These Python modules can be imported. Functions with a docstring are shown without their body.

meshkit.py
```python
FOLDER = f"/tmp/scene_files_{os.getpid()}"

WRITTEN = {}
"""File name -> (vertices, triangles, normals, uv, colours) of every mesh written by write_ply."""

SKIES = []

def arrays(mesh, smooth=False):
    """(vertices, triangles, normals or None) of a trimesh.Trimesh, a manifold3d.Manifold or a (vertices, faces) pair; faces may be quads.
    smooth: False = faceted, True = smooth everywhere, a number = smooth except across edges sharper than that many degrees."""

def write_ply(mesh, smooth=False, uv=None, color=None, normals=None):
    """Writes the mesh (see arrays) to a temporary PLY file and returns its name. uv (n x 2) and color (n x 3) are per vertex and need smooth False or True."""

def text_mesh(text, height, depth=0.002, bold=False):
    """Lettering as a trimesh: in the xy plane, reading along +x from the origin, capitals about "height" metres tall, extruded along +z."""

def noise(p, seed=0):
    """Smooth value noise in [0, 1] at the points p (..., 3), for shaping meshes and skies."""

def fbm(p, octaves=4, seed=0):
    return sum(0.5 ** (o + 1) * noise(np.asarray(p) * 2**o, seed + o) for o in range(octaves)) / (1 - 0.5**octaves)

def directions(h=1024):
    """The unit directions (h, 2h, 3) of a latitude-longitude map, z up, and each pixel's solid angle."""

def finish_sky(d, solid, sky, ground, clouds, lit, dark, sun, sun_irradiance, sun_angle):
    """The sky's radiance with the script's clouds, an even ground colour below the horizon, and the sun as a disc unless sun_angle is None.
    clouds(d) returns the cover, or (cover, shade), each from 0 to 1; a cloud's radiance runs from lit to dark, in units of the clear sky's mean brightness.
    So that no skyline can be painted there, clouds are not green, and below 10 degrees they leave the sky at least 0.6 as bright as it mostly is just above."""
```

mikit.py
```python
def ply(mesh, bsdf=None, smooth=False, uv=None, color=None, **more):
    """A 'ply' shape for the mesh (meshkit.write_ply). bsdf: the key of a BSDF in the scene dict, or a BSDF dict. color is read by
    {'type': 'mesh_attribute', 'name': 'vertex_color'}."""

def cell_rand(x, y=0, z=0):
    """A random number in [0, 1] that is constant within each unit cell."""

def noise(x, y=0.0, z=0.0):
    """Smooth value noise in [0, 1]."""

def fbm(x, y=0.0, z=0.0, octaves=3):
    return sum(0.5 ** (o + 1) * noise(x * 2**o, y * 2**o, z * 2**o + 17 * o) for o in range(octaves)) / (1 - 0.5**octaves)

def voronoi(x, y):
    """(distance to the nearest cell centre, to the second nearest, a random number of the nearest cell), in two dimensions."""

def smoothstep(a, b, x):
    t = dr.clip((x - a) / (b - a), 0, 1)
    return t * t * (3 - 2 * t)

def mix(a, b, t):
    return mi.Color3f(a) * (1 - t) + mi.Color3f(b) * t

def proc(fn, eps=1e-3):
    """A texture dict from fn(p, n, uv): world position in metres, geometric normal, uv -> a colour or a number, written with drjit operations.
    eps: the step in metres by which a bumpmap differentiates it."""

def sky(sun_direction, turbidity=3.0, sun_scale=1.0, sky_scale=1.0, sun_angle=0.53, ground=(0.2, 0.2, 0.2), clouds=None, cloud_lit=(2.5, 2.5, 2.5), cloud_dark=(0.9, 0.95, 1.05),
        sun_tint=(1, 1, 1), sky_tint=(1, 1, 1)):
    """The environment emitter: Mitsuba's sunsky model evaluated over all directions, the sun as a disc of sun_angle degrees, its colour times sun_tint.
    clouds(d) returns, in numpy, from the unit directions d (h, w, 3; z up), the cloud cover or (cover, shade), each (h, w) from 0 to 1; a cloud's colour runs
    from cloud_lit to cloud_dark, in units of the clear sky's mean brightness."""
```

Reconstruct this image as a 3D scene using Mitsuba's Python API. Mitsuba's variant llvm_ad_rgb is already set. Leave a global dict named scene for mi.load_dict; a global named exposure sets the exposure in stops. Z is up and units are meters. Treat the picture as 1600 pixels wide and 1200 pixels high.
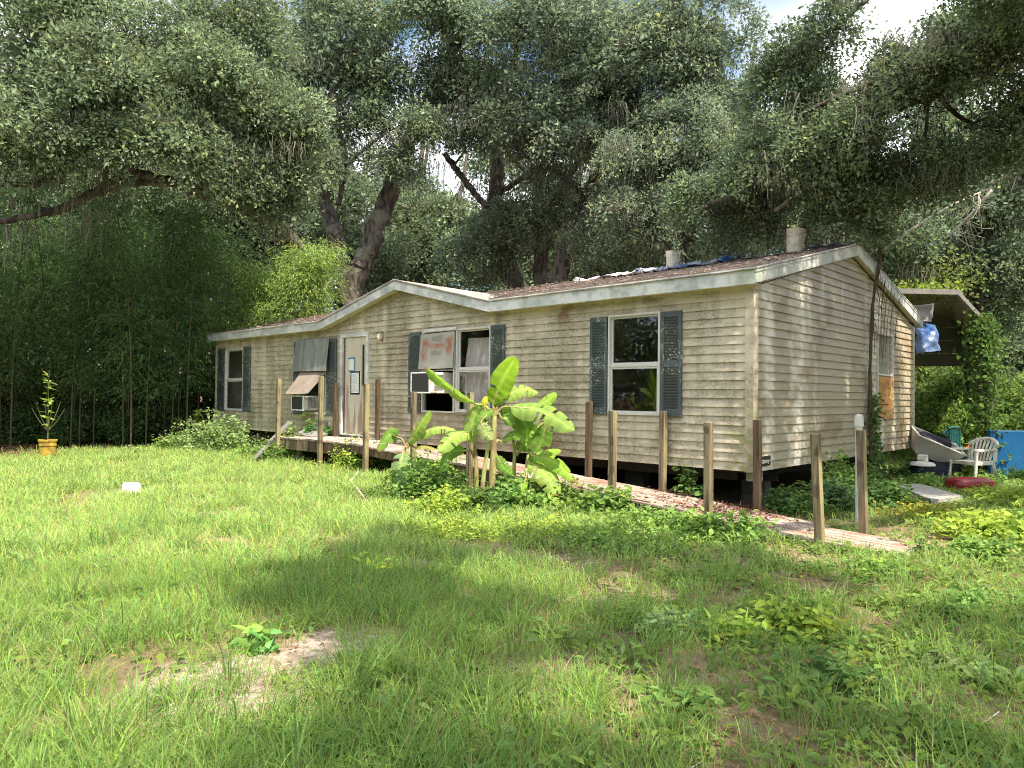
import math, random
import numpy as np, trimesh, drjit as dr, mitsuba as mi
import mikit, meshkit
from mikit import proc, noise, fbm, smoothstep, mix
from shapely.geometry import Polygon, box as sbox
from shapely.ops import unary_union
from shapely import affinity

T = mi.ScalarTransform4f
scene, labels = {}, {}

# ------------------------------------------------------------------ camera, sky, exposure
F, YAW, PITCH, ROLL = 1120.13, 0.7666, 0.0165, 0.0095
CAM = np.array([4.405, -9.2935, 1.604])
FW = np.array([-math.sin(YAW) * math.cos(PITCH), math.cos(YAW) * math.cos(PITCH), math.sin(PITCH)])
_r = np.array([math.cos(YAW), math.sin(YAW), 0.0]); _u = np.cross(_r, FW)
RI = _r * math.cos(ROLL) + _u * math.sin(ROLL); UP = -_r * math.sin(ROLL) + _u * math.cos(ROLL)
scene['camera'] = {'type': 'perspective', 'fov': 2 * math.degrees(math.atan(800 / F)), 'fov_axis': 'x', 'near_clip': 0.05, 'far_clip': 2000.0,
                   'to_world': T().look_at(origin=CAM.tolist(), target=(CAM + FW).tolist(), up=UP.tolist())}
SUN = np.array([0.51, -0.08, 0.86])


def sky_clouds(d):
    p = d / np.maximum(d[..., 2:3], 0.08)
    f = meshkit.fbm(p * np.array([0.8, 0.8, 0.2]) + 3.1, 5, seed=4)
    return np.clip((f - 0.36) / 0.16, 0, 1), np.clip((f - 0.62) / 0.3, 0, 0.5)


scene['sky'] = mikit.sky(SUN.tolist(), turbidity=3.0, clouds=sky_clouds, cloud_lit=(3.0, 3.05, 3.12), cloud_dark=(1.5, 1.55, 1.62), sun_tint=(0.97, 1.0, 1.03))
exposure = 2.75

# ------------------------------------------------------------------ helpers
rng = np.random.default_rng(7)


def ray(px, py):
    return FW + (px - 800) / F * RI - (py - 600) / F * UP


def at(px, py, depth):          # the world point seen at a pixel of the 1600 x 1200 photograph, so many metres away
    return CAM + ray(px, py) * depth


def ground_at(px, py, z=0.0):
    d = ray(px, py)
    return CAM + d * ((z - CAM[2]) / d[2])


def plane_y(px, py, y):
    d = ray(px, py)
    return CAM + d * ((y - CAM[1]) / d[1])


used = {}


def key_for(name, parent=None):
    full = name if parent is None else parent + '__' + name
    n = used.get(full, 0); used[full] = n + 1
    return full if n == 0 else f'{full}_{n:03d}'


def part(name, mesh, bsdf, parent=None, smooth=False, color=None, kind=None, label=None):
    k = key_for(name, parent)
    scene[k] = mikit.ply(mesh, bsdf, smooth=smooth, color=color)
    e = {}
    if kind: e['kind'] = kind
    if label: e['label'] = label
    if e: labels[k] = e
    return k


def thing(name, label, category, group=None):
    k = key_for(name)
    labels[k] = {'label': label, 'category': category}
    if group: labels[k]['group'] = group
    return k


def whole(name, mesh, bsdf, label, category, group=None, **kw):     # a thing that is one mesh
    k = part(name, mesh, bsdf, **kw)
    labels[k] = {'label': label, 'category': category}
    if group: labels[k]['group'] = group
    return k


def setting(name, mesh, bsdf, kind='structure', label=None, category=None, **kw):
    k = part(name, mesh, bsdf, **kw)
    labels[k] = {'kind': kind, 'label': label or name.replace('_', ' ')}
    if category: labels[k]['category'] = category
    return k


cat = trimesh.util.concatenate


def box(x0, x1, y0, y1, z0, z1, c=0.0):
    """A box between two corners, its edges chamfered by c."""
    if c <= 0:
        m = trimesh.creation.box((x1 - x0, y1 - y0, z1 - z0))
        m.apply_translation(((x0 + x1) / 2, (y0 + y1) / 2, (z0 + z1) / 2)); return m
    h = np.array([x1 - x0, y1 - y0, z1 - z0]) / 2
    pts = [np.array([sx, sy, sz]) * (h - c * (np.arange(3) != k)) for sx in (-1, 1) for sy in (-1, 1) for sz in (-1, 1) for k in range(3)]
    m = trimesh.convex.convex_hull(np.array(pts))
    m.apply_translation(((x0 + x1) / 2, (y0 + y1) / 2, (z0 + z1) / 2)); return m


def rot(m, deg, axis, about=(0, 0, 0)):
    m.apply_transform(trimesh.transformations.rotation_matrix(math.radians(deg), axis, about)); return m


def move(m, x=0, y=0, z=0):
    m.apply_translation((x, y, z)); return m


def smooth_path(pts, n=6):
    """Catmull-Rom through the rows of pts (any number of columns)."""
    p = np.asarray(pts, float)
    if len(p) < 3:
        return np.array([p[0] + (p[-1] - p[0]) * t for t in np.linspace(0, 1, n + 1)])
    q = np.vstack([2 * p[0] - p[1], p, 2 * p[-1] - p[-2]])
    out = []
    for i in range(1, len(q) - 2):
        for t in np.linspace(0, 1, n, endpoint=False):
            a, b, c, d = q[i - 1], q[i], q[i + 1], q[i + 2]
            out.append(0.5 * (2 * b + (c - a) * t + (2 * a - 5 * b + 4 * c - d) * t * t + (3 * b - a - 3 * c + d) * t ** 3))
    out.append(p[-1])
    return np.array(out)


def tube(path, radii, sides=8, rough=0.0, seed=0):
    p = np.asarray(path, float); r = np.broadcast_to(np.asarray(radii, float), (len(p),))
    t = np.gradient(p, axis=0); t /= np.linalg.norm(t, axis=1, keepdims=True) + 1e-12
    ref = np.array([0.31, 0.95, 0.05]) if abs(t[:, 2]).mean() > 0.6 else np.array([0.05, 0.1, 1.0])
    a = np.cross(t, ref); a /= np.linalg.norm(a, axis=1, keepdims=True) + 1e-12
    b = np.cross(t, a)
    ang = np.arange(sides) * 2 * np.pi / sides
    ring = np.cos(ang)[None, :, None] * a[:, None] + np.sin(ang)[None, :, None] * b[:, None]
    rr = r[:, None] * np.ones((1, sides))
    if rough:
        q = p[:, None] + ring * r[:, None, None]
        rr = rr * (1 + rough * (meshkit.fbm(q * 2.6, 3, seed) - 0.5) * 2)
    v = p[:, None] + ring * rr[..., None]
    n = len(p)
    i, j = np.meshgrid(np.arange(n - 1), np.arange(sides), indexing='ij')
    q = np.stack([i * sides + j, i * sides + (j + 1) % sides, (i + 1) * sides + (j + 1) % sides, (i + 1) * sides + j], -1).reshape(-1, 4)
    f = np.vstack([q[:, [0, 1, 2]], q[:, [0, 2, 3]]])
    v = np.vstack([v.reshape(-1, 3), p[:1], p[-1:]])
    s = np.arange(sides)
    f = np.vstack([f, np.stack([s * 0 + n * sides, (s + 1) % sides, s], 1), np.stack([s * 0 + n * sides + 1, (n - 1) * sides + s, (n - 1) * sides + (s + 1) % sides], 1)])
    return trimesh.Trimesh(v, f[:, ::-1], process=False)


def lathe(profile, sides=24):
    m = trimesh.creation.revolve(np.asarray(profile, float), sections=sides); return m


def unit(v):
    return v / (np.linalg.norm(v, axis=-1, keepdims=True) + 1e-12)


def leaf_mesh(pos, axis, nrm, length, width, fold=0.25, cup=0.0):
    """Many leaves: each a diamond folded along its midrib. Rows of pos, axis, nrm; returns (vertices, faces)."""
    axis = unit(axis); side = unit(np.cross(nrm, axis)); nn = np.cross(axis, side)
    L, W = np.asarray(length)[:, None], np.asarray(width)[:, None]
    mid = pos + axis * L * 0.45
    v = np.stack([pos, mid + side * W / 2 + nn * W * fold, pos + axis * L - nn * L * cup, mid - side * W / 2 + nn * W * fold], 1)
    n = len(pos)
    f = (np.array([[0, 2, 1], [0, 3, 2]])[None] + 4 * np.arange(n)[:, None, None]).reshape(-1, 3)
    return v.reshape(-1, 3), f


def tone(n, base, var=0.25, hue=0.12, g=None, both=1.85):
    """Per leaf colour (n x 3) round a leaf's reflectance. A thin leaf passes about as much light as it reflects, and its BSDF's base
    colour is the two together: both times the reflectance (1 for dead, opaque leaves)."""
    g = rng if g is None else g
    k = 1 + var * g.normal(0, 1, (n, 1)).clip(-1.8, 1.8)
    h = g.normal(0, hue, (n, 1))
    return np.clip(np.array(base) * both * k * np.concatenate([1 + h, 1 + 0.3 * h, 1 - h], 1), 0.004, 0.9)


# ------------------------------------------------------------------ materials
def rgb(*c):
    return {'type': 'rgb', 'value': list(c)}


def principled(color, rough=0.6, spec=0.5, metal=0.0, bump=None, bump_scale=1.0, coat=0.0):
    b = {'type': 'principled', 'base_color': proc(color) if callable(color) else rgb(*color), 'roughness': rough, 'specular': spec, 'metallic': metal, 'clearcoat': coat}
    if bump is not None:
        b = {'type': 'bumpmap', 'arbitrary': proc(bump, 2e-3), 'scale': bump_scale, 'bsdf': b}
    return {'type': 'twosided', 'bsdf': b}


def thin(rough=0.45, trans=0.8):
    return {'type': 'principledthin', 'base_color': {'type': 'mesh_attribute', 'name': 'vertex_color'}, 'roughness': rough, 'diff_trans': trans, 'eta': 1.45, 'spec_trans': 0.0}


def c_siding(p, n, uv, along, streak=False):
    x, z = along, p.z
    course = (z - 0.6) / 0.125
    low = course - dr.floor(course)
    big = fbm(x * 0.55 + 3, z * 0.9, p.z * 0, 3)
    fine = fbm(x * 9, z * 16, 3.3, 4)
    speck = fbm(x * 34, z * 44, 1.0, 2)
    drip = fbm(x * 4.5, z * 0.35, 9.0, 3)
    lowz = smoothstep(1.9, 0.6, z)
    cream = mix((0.62, 0.56, 0.455), (0.555, 0.495, 0.39), big)
    grime = smoothstep(0.50, 0.80, big * 0.48 + fine * 0.28 + drip * 0.38 + lowz * 0.13)
    c = mix(cream, (0.27, 0.235, 0.155), grime * (0.7 + 0.3 * smoothstep(0.3, 0.7, speck)) * 0.9)
    streak_ = fbm(x * 5.5, z * 0.22, 4.0, 3)
    mold = smoothstep(0.44, 0.68, fbm(x * 0.9 + 7, z * 0.8, 12.0, 3) * 0.42 + fbm(x * 3.0, z * 13.0, 2.0, 4) * 0.34 + streak_ * 0.36 - 0.04 * smoothstep(0.75, 0.2, low))
    c = mix(c, (0.15, 0.14, 0.085), mold * (0.5 + 0.5 * smoothstep(0.25, 0.75, speck)) * 0.62)
    return c, low, fine, drip, speck, lowz


def col_front(p, n, uv):
    c, low, fine, drip, speck, lowz = c_siding(p, n, uv, p.x)
    x, z = p.x, p.z
    # rust-brown blotches under the valley of the roof, algae by the corner and below the cooling unit
    rust = smoothstep(0.5, 0.75, fbm(x * 3, z * 2.2, 5.0, 3)) * smoothstep(2.6, 3.05, z) * smoothstep(-4.9, -4.3, x) * smoothstep(-2.6, -3.4, x)
    c = mix(c, (0.20, 0.10, 0.04), rust * 0.8)
    alg = smoothstep(0.45, 0.6, fine) * (smoothstep(-0.55, -0.15, x) * smoothstep(2.0, 0.9, z) + smoothstep(0.55, 0.1, dr.abs(x + 11.5)) * smoothstep(1.25, 1.1, z) * 1.3)
    c = mix(c, (0.26, 0.27, 0.10), dr.clip(alg, 0, 1) * 0.75)
    smear = smoothstep(0.42, 0.6, fbm(x * 2.4, z * 9, 2.0, 3)) * smoothstep(-12.5, -5.0, x) * smoothstep(1.6, 0.8, z) * smoothstep(-2.5, -5, x)
    c = mix(c, (0.23, 0.185, 0.13), smear * 0.7)
    return c


def col_end(p, n, uv):
    y, z = p.y, p.z
    course = (z - 0.6) / 0.125
    k, low = dr.floor(course), (z - 0.6) / 0.125 - dr.floor(course)
    wob = 0.12 * (noise(k * 3.7, 1.0) - 0.5)
    band = fbm((y + wob) * 2.1 + 5, z * 0.12, 2.0, 3)
    clean = smoothstep(0.50, 0.66, band) * smoothstep(4.2, 3.2, z)
    fine = fbm(y * 8, z * 16, 8.0, 3)
    c = mix((0.40, 0.355, 0.27), (0.33, 0.28, 0.20), fbm(y * 1.1, z * 1.0, 1.0, 3))
    c = mix(c, (0.66, 0.63, 0.55), clean * (0.55 + 0.45 * smoothstep(0.3, 0.6, fine)))
    brown = smoothstep(0.52, 0.72, fbm(y * 2.2, z * 3.5, 6.0, 3) + 0.18 * smoothstep(0.9, 0.2, dr.abs(y - 1.5)) * smoothstep(0.5, 0.1, dr.abs(z - 2.95)))
    c = mix(c, (0.22, 0.14, 0.07), brown * 0.5)
    return c


def col_fascia(p, n, uv):
    s = p.x + p.y
    f = fbm(s * 3.5, p.z * 6, 2.0, 4)
    d = fbm(s * 7, p.z * 5.0, 4.0, 4)
    c = mix((0.66, 0.68, 0.68), (0.46, 0.50, 0.51), smoothstep(0.35, 0.65, f))
    c = mix(c, (0.26, 0.27, 0.24), smoothstep(0.50, 0.75, d) * 0.42)
    return mix(c, (0.28, 0.36, 0.24), smoothstep(0.5, 0.7, fbm(s * 1.7, p.z, 7.0, 3)) * smoothstep(-1.6, -0.4, p.x) * smoothstep(0.3, -0.1, p.y) * 0.7)


def col_shingle(p, n, uv):
    f = fbm(p.x * 2.5, p.y * 2.5, 1.0, 3)
    g = fbm(p.x * 40, p.y * 40, 2.0, 2)
    tab = mikit.cell_rand(p.x / 0.31, p.y / 0.14, 3)
    c = mix((0.21, 0.175, 0.16), (0.30, 0.26, 0.24), g) * (0.75 + 0.4 * tab)
    return mix(c, (0.12, 0.10, 0.09), smoothstep(0.5, 0.7, f) * 0.6)


def col_post(p, n, uv):
    g = fbm(p.x * 38, p.y * 38, p.z * 1.6, 3)
    alg = smoothstep(0.40, 0.62, fbm(p.x * 3.1, p.y * 3.1, p.z * 1.3, 3)) * smoothstep(0.1, 0.9, n.x)
    c = mix((0.235, 0.195, 0.13), (0.11, 0.09, 0.062), smoothstep(0.35, 0.65, g))
    knot = smoothstep(0.66, 0.74, fbm(p.x * 9, p.y * 9, p.z * 5.0, 2))
    c = mix(c, (0.07, 0.05, 0.035), knot * 0.7)
    c = mix(c, (0.36, 0.325, 0.17), alg * 0.7)
    return mix(c, (0.12, 0.085, 0.05), smoothstep(0.5, 0.3, p.z) * 0.35)


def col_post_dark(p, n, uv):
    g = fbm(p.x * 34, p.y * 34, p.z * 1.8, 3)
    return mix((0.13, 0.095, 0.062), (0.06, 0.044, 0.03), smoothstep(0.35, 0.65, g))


def col_deck(p, n, uv):
    along = fbm(p.x * 1.2, p.y * 46, 1.0, 3)
    f = fbm(p.x * 4, p.y * 7, 5.0, 3)
    k = mikit.cell_rand(p.x * 0.31, p.y / 0.14, 2)
    c = mix((0.36, 0.30, 0.255), (0.20, 0.155, 0.13), smoothstep(0.35, 0.68, along)) * (0.75 + 0.4 * k)
    return mix(c, (0.20, 0.10, 0.075), smoothstep(0.52, 0.72, f) * 0.75)


def col_porch(p, n, uv):
    along = fbm(p.x * 46, p.y * 1.2, 1.0, 3)
    return mix((0.38, 0.32, 0.29), (0.23, 0.18, 0.16), smoothstep(0.35, 0.68, along)) * (0.8 + 0.3 * mikit.cell_rand(p.x / 0.145, 1, 2))


def col_ground(p, n, uv):
    f = fbm(p.x * 0.9, p.y * 0.9, 1.0, 4)
    g = fbm(p.x * 22, p.y * 22, 2.0, 3)
    h = fbm(p.x * 70, p.y * 70, 5.0, 2)
    c = mix((0.13, 0.105, 0.065), (0.21, 0.17, 0.11), smoothstep(0.35, 0.65, f))
    c = mix(c, (0.14, 0.09, 0.05), smoothstep(0.52, 0.68, g) * 0.75)
    c = c * (0.75 + 0.5 * h)

    def spot(x, y, r):
        d = dr.sqrt(dr.square(p.x - x) + dr.square((p.y - y)))
        return smoothstep(r, r * 0.45, d + 0.6 * r * (fbm(p.x * 2.2, p.y * 2.2, 4.0, 3) - 0.5))
    sand = dr.maximum(dr.maximum(spot(0.50, -7.5, 0.70), spot(0.45, -6.7, 0.46)), dr.maximum(spot(-1.0, -5.0, 0.3), spot(-6.8, -3.6, 0.35)))
    sandy = mix((0.33, 0.28, 0.24), (0.19, 0.15, 0.12), smoothstep(0.38, 0.62, g * 0.7 + h * 0.3))
    c = mix(c, sandy, dr.clip(sand, 0, 1))
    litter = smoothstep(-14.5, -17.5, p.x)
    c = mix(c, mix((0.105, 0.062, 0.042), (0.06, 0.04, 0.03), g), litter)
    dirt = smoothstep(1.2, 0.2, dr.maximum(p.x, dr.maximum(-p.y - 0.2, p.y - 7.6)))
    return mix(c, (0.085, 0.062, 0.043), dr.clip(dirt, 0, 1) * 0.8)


def col_bark(p, n, uv):
    f = fbm(p.x * 9, p.y * 9, p.z * 2.2, 4)
    c = mix((0.15, 0.132, 0.118), (0.05, 0.044, 0.04), smoothstep(0.35, 0.65, f))
    return mix(c, (0.23, 0.24, 0.19), smoothstep(0.56, 0.7, fbm(p.x * 2.2, p.y * 2.2, p.z * 2.2, 3)) * 0.5)


def bump_bark(p, n, uv):
    return fbm(p.x * 14, p.y * 14, p.z * 3.5, 3) * 0.05


def col_tin(p, n, uv):
    s = fbm(p.x * 7, p.z * 1.1, 3.0, 3)
    c = mix((0.17, 0.185, 0.18), (0.235, 0.25, 0.245), smoothstep(0.3, 0.7, s))
    return mix(c, (0.38, 0.41, 0.39), smoothstep(0.60, 0.75, fbm(p.x * 12, p.z * 3, 1.0, 3)) * 0.4)


def col_rustpanel(p, n, uv):
    s = fbm(p.x * 5, p.z * 3, 3.0, 3)
    c = mix((0.40, 0.39, 0.37), (0.28, 0.27, 0.25), s)
    w = 0.10 * (fbm(p.x * 7, p.z * 7, 2.0, 3) - 0.5)
    u, h = p.x + 6.55 + w, p.z + w
    cols = smoothstep(0.22, 0.30, dr.abs(u)) * smoothstep(0.52, 0.40, dr.abs(u)) * smoothstep(2.22, 2.40, h - 0.12 * smoothstep(-0.1, 0.2, u)) * smoothstep(2.80, 2.66, h)
    bar = smoothstep(0.34, 0.26, dr.abs(u)) * smoothstep(2.50, 2.54, h) * smoothstep(2.66, 2.60, h)
    c = mix(c, (0.21, 0.20, 0.18), smoothstep(0.17, 0.15, dr.abs(u)) * (smoothstep(0.055, 0.045, dr.abs(h - 2.44)) + smoothstep(0.065, 0.055, dr.abs(h - 2.73))) * 0.7)
    return mix(c, (0.33, 0.13, 0.085), dr.maximum(cols, bar) * (0.45 + 0.55 * smoothstep(0.35, 0.6, fbm(p.x * 9, p.z * 6, 1.0, 3))))


def col_canopy(p, n, uv):
    s = fbm(p.x * 4, p.z * 4, 3.0, 3)
    return mix((0.33, 0.285, 0.25), (0.20, 0.165, 0.14), s)


def col_door(p, n, uv):
    s = fbm(p.x * 14, p.z * 1.2, 3.0, 3)
    low = smoothstep(2.0, 0.7, p.z)
    c = mix((0.60, 0.57, 0.48), (0.50, 0.46, 0.37), s)
    return mix(c, (0.24, 0.185, 0.14), smoothstep(0.52, 0.75, s * 0.8 + low * 0.28) * 0.75)


def col_bucket(p, n, uv):
    s = fbm(p.x * 9, p.y * 9, p.z * 5, 3)
    return mix((0.72, 0.68, 0.57), (0.34, 0.31, 0.24), smoothstep(0.50, 0.72, s) * 0.7)


def col_shutter(p, n, uv):
    s = fbm(p.x * 60, p.z * 60, 1.0, 2)
    f = fbm(p.x * 2, p.z * 2.4, 4.0, 3)
    c = mix((0.058, 0.080, 0.090), (0.092, 0.112, 0.118), f)
    return mix(c, (0.62, 0.64, 0.60), smoothstep(0.70, 0.74, s) * smoothstep(0.44, 0.6, f) * 0.9)


def col_plywood(p, n, uv):
    s = fbm(p.y * 3, p.z * 16, p.y * 2, 3)
    return mix((0.50, 0.30, 0.13), (0.36, 0.20, 0.085), smoothstep(0.35, 0.65, s))


def col_white_dirty(p, n, uv):
    s = fbm(p.x * 6, p.y * 6, p.z * 6, 3)
    return mix((0.68, 0.67, 0.62), (0.33, 0.31, 0.25), smoothstep(0.50, 0.72, s) * 0.7)


def col_grayboard(p, n, uv):
    s = fbm(p.x * 5, p.y * 5, p.z * 5, 3)
    return mix((0.45, 0.45, 0.43), (0.27, 0.26, 0.24), s)


def col_carport(p, n, uv):
    s = fbm(p.x * 2, p.y * 2, p.z * 2, 3)
    return mix((0.25, 0.255, 0.215), (0.15, 0.155, 0.125), s)


B = scene
B['siding_front'] = principled(col_front, 0.55, 0.35)
B['siding_end'] = principled(col_end, 0.45, 0.45)
B['fascia_paint'] = principled(col_fascia, 0.55, 0.35)
B['shingle'] = principled(col_shingle, 0.9, 0.2)
B['post_wood'] = principled(col_post, 0.85, 0.2)
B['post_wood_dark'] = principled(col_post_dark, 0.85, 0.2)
B['deck_wood'] = principled(col_deck, 0.85, 0.2)
B['porch_wood'] = principled(col_porch, 0.85, 0.2)
B['soil'] = principled(col_ground, 0.95, 0.1)
B['bark'] = principled(col_bark, 0.95, 0.1, bump=bump_bark)
B['tin'] = principled(col_tin, 0.5, 0.5)
B['rust_panel'] = principled(col_rustpanel, 0.6, 0.4)
B['canopy_tin'] = principled(col_canopy, 0.75, 0.3)
B['door_paint'] = principled(col_door, 0.5, 0.4)
B['bucket_plastic'] = principled(col_bucket, 0.45, 0.4)
B['shutter_paint'] = principled(col_shutter, 0.5, 0.4)
B['plywood'] = principled(col_plywood, 0.8, 0.2)
B['white_dirty'] = principled(col_white_dirty, 0.5, 0.4)
B['gray_board'] = principled(col_grayboard, 0.7, 0.3)
B['gray_board_worn'] = principled(lambda p, n, uv: mix((0.25, 0.25, 0.245), (0.12, 0.12, 0.115), fbm(p.x * 6, p.y * 6, p.z * 6, 3)), 0.8, 0.2)
B['carport_metal'] = principled(col_carport, 0.5, 0.5)
B['trim_cream'] = principled((0.52, 0.48, 0.38), 0.5, 0.4)
B['vinyl_white'] = principled((0.58, 0.58, 0.56), 0.45, 0.4)
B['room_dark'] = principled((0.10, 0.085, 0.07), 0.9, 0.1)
B['black_part'] = principled((0.02, 0.02, 0.022), 0.5, 0.4)
B['grille_dark'] = principled((0.045, 0.045, 0.045), 0.7, 0.2)
B['door_edge'] = principled((0.17, 0.085, 0.07), 0.7, 0.3)
B['steel_dark'] = principled((0.055, 0.045, 0.04), 0.7, 0.3)
B['concrete'] = principled((0.11, 0.105, 0.095), 0.9, 0.2)
B['metal_grey'] = principled((0.45, 0.45, 0.45), 0.35, 0.5, 0.8)
B['paper'] = principled((0.75, 0.77, 0.80), 0.8, 0.2)
B['ink'] = principled((0.30, 0.31, 0.34), 0.8, 0.2)
B['tape_blue'] = principled((0.06, 0.20, 0.42), 0.6, 0.3)
B['curtain_cloth'] = principled((0.46, 0.42, 0.42), 0.9, 0.1)
B['tarp_blue'] = principled(lambda p, n, uv: mix((0.03, 0.10, 0.30), (0.36, 0.42, 0.50), smoothstep(0.36, 0.56, fbm(p.x * 2.6, p.y * 2.6, p.z * 2.6, 3)) * (0.25 + 0.75 * smoothstep(7.4, 7.0, p.y)) * 0.9), 0.35, 0.5)
B['tarp_grey'] = principled((0.42, 0.41, 0.45), 0.5, 0.4)
B['plastic_blue'] = principled(lambda p, n, uv: mix((0.008, 0.085, 0.24), (0.014, 0.12, 0.31), fbm(p.x * 3, p.y * 3, p.z * 2, 3)), 0.4, 0.4)
B['plastic_red'] = principled((0.20, 0.012, 0.022), 0.4, 0.5)
B['plastic_teal'] = principled((0.02, 0.10, 0.10), 0.45, 0.4)
B['plastic_navy'] = principled((0.010, 0.014, 0.035), 0.4, 0.4)
B['plastic_yellow'] = principled(lambda p, n, uv: mix((0.46, 0.32, 0.05), (0.25, 0.16, 0.04), smoothstep(0.45, 0.7, fbm(p.x * 9, p.y * 9, p.z * 6, 3))), 0.55, 0.4)
B['cloth_dark'] = principled((0.045, 0.045, 0.065), 0.8, 0.2)
B['cloth_orange'] = principled((0.55, 0.10, 0.02), 0.8, 0.2)
B['jug_white'] = principled((0.86, 0.87, 0.88), 0.5, 0.4)
B['branch_pale'] = principled(lambda p, n, uv: mix((0.60, 0.58, 0.52), (0.36, 0.34, 0.29), fbm(p.x * 8, p.y * 8, p.z * 8, 3)), 0.9, 0.1)
B['vine_wood'] = principled(lambda p, n, uv: mix((0.16, 0.13, 0.09), (0.06, 0.05, 0.035), fbm(p.x * 20, p.y * 20, p.z * 8, 3)), 0.9, 0.1)
B['glass'] = {'type': 'thindielectric', 'int_ior': 1.5, 'ext_ior': 1.0}
B['leaf'] = thin(0.34, 0.85)
B['leaf_soft'] = thin(0.6, 0.9)
B['blade'] = thin(0.45, 1.0)
B['banana_leaf'] = thin(0.38, 0.95)
B['moss_strand'] = thin(0.8, 0.5)
B['litter'] = thin(0.8, 0.2)

# ------------------------------------------------------------------ ground
gx = np.unique(np.concatenate([np.linspace(-400, -40, 10), np.linspace(-40, 14, 136), np.linspace(14, 400, 10)]))
gy = np.unique(np.concatenate([np.linspace(-400, -14, 10), np.linspace(-14, 40, 136), np.linspace(40, 400, 10)]))


def ground_z(x, y):
    x, y = np.asarray(x, float), np.asarray(y, float)
    p = np.stack([x, y, x * 0], -1)
    return 0.10 * (meshkit.fbm(p * 0.22, 2, 3) - 0.5) + 0.05 * (meshkit.fbm(p * 1.4, 2, 5) - 0.5)


X, Y = np.meshgrid(gx, gy, indexing='ij')
V = np.stack([X, Y, ground_z(X, Y)], -1).reshape(-1, 3)
ni, nj = X.shape
I, J = np.meshgrid(np.arange(ni - 1), np.arange(nj - 1), indexing='ij')
Q = np.stack([I * nj + J, (I + 1) * nj + J, (I + 1) * nj + J + 1, I * nj + J + 1], -1).reshape(-1, 4)
setting('ground', (V, Q), 'soil', smooth=True, label='sandy yard soil with leaf litter')

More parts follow.
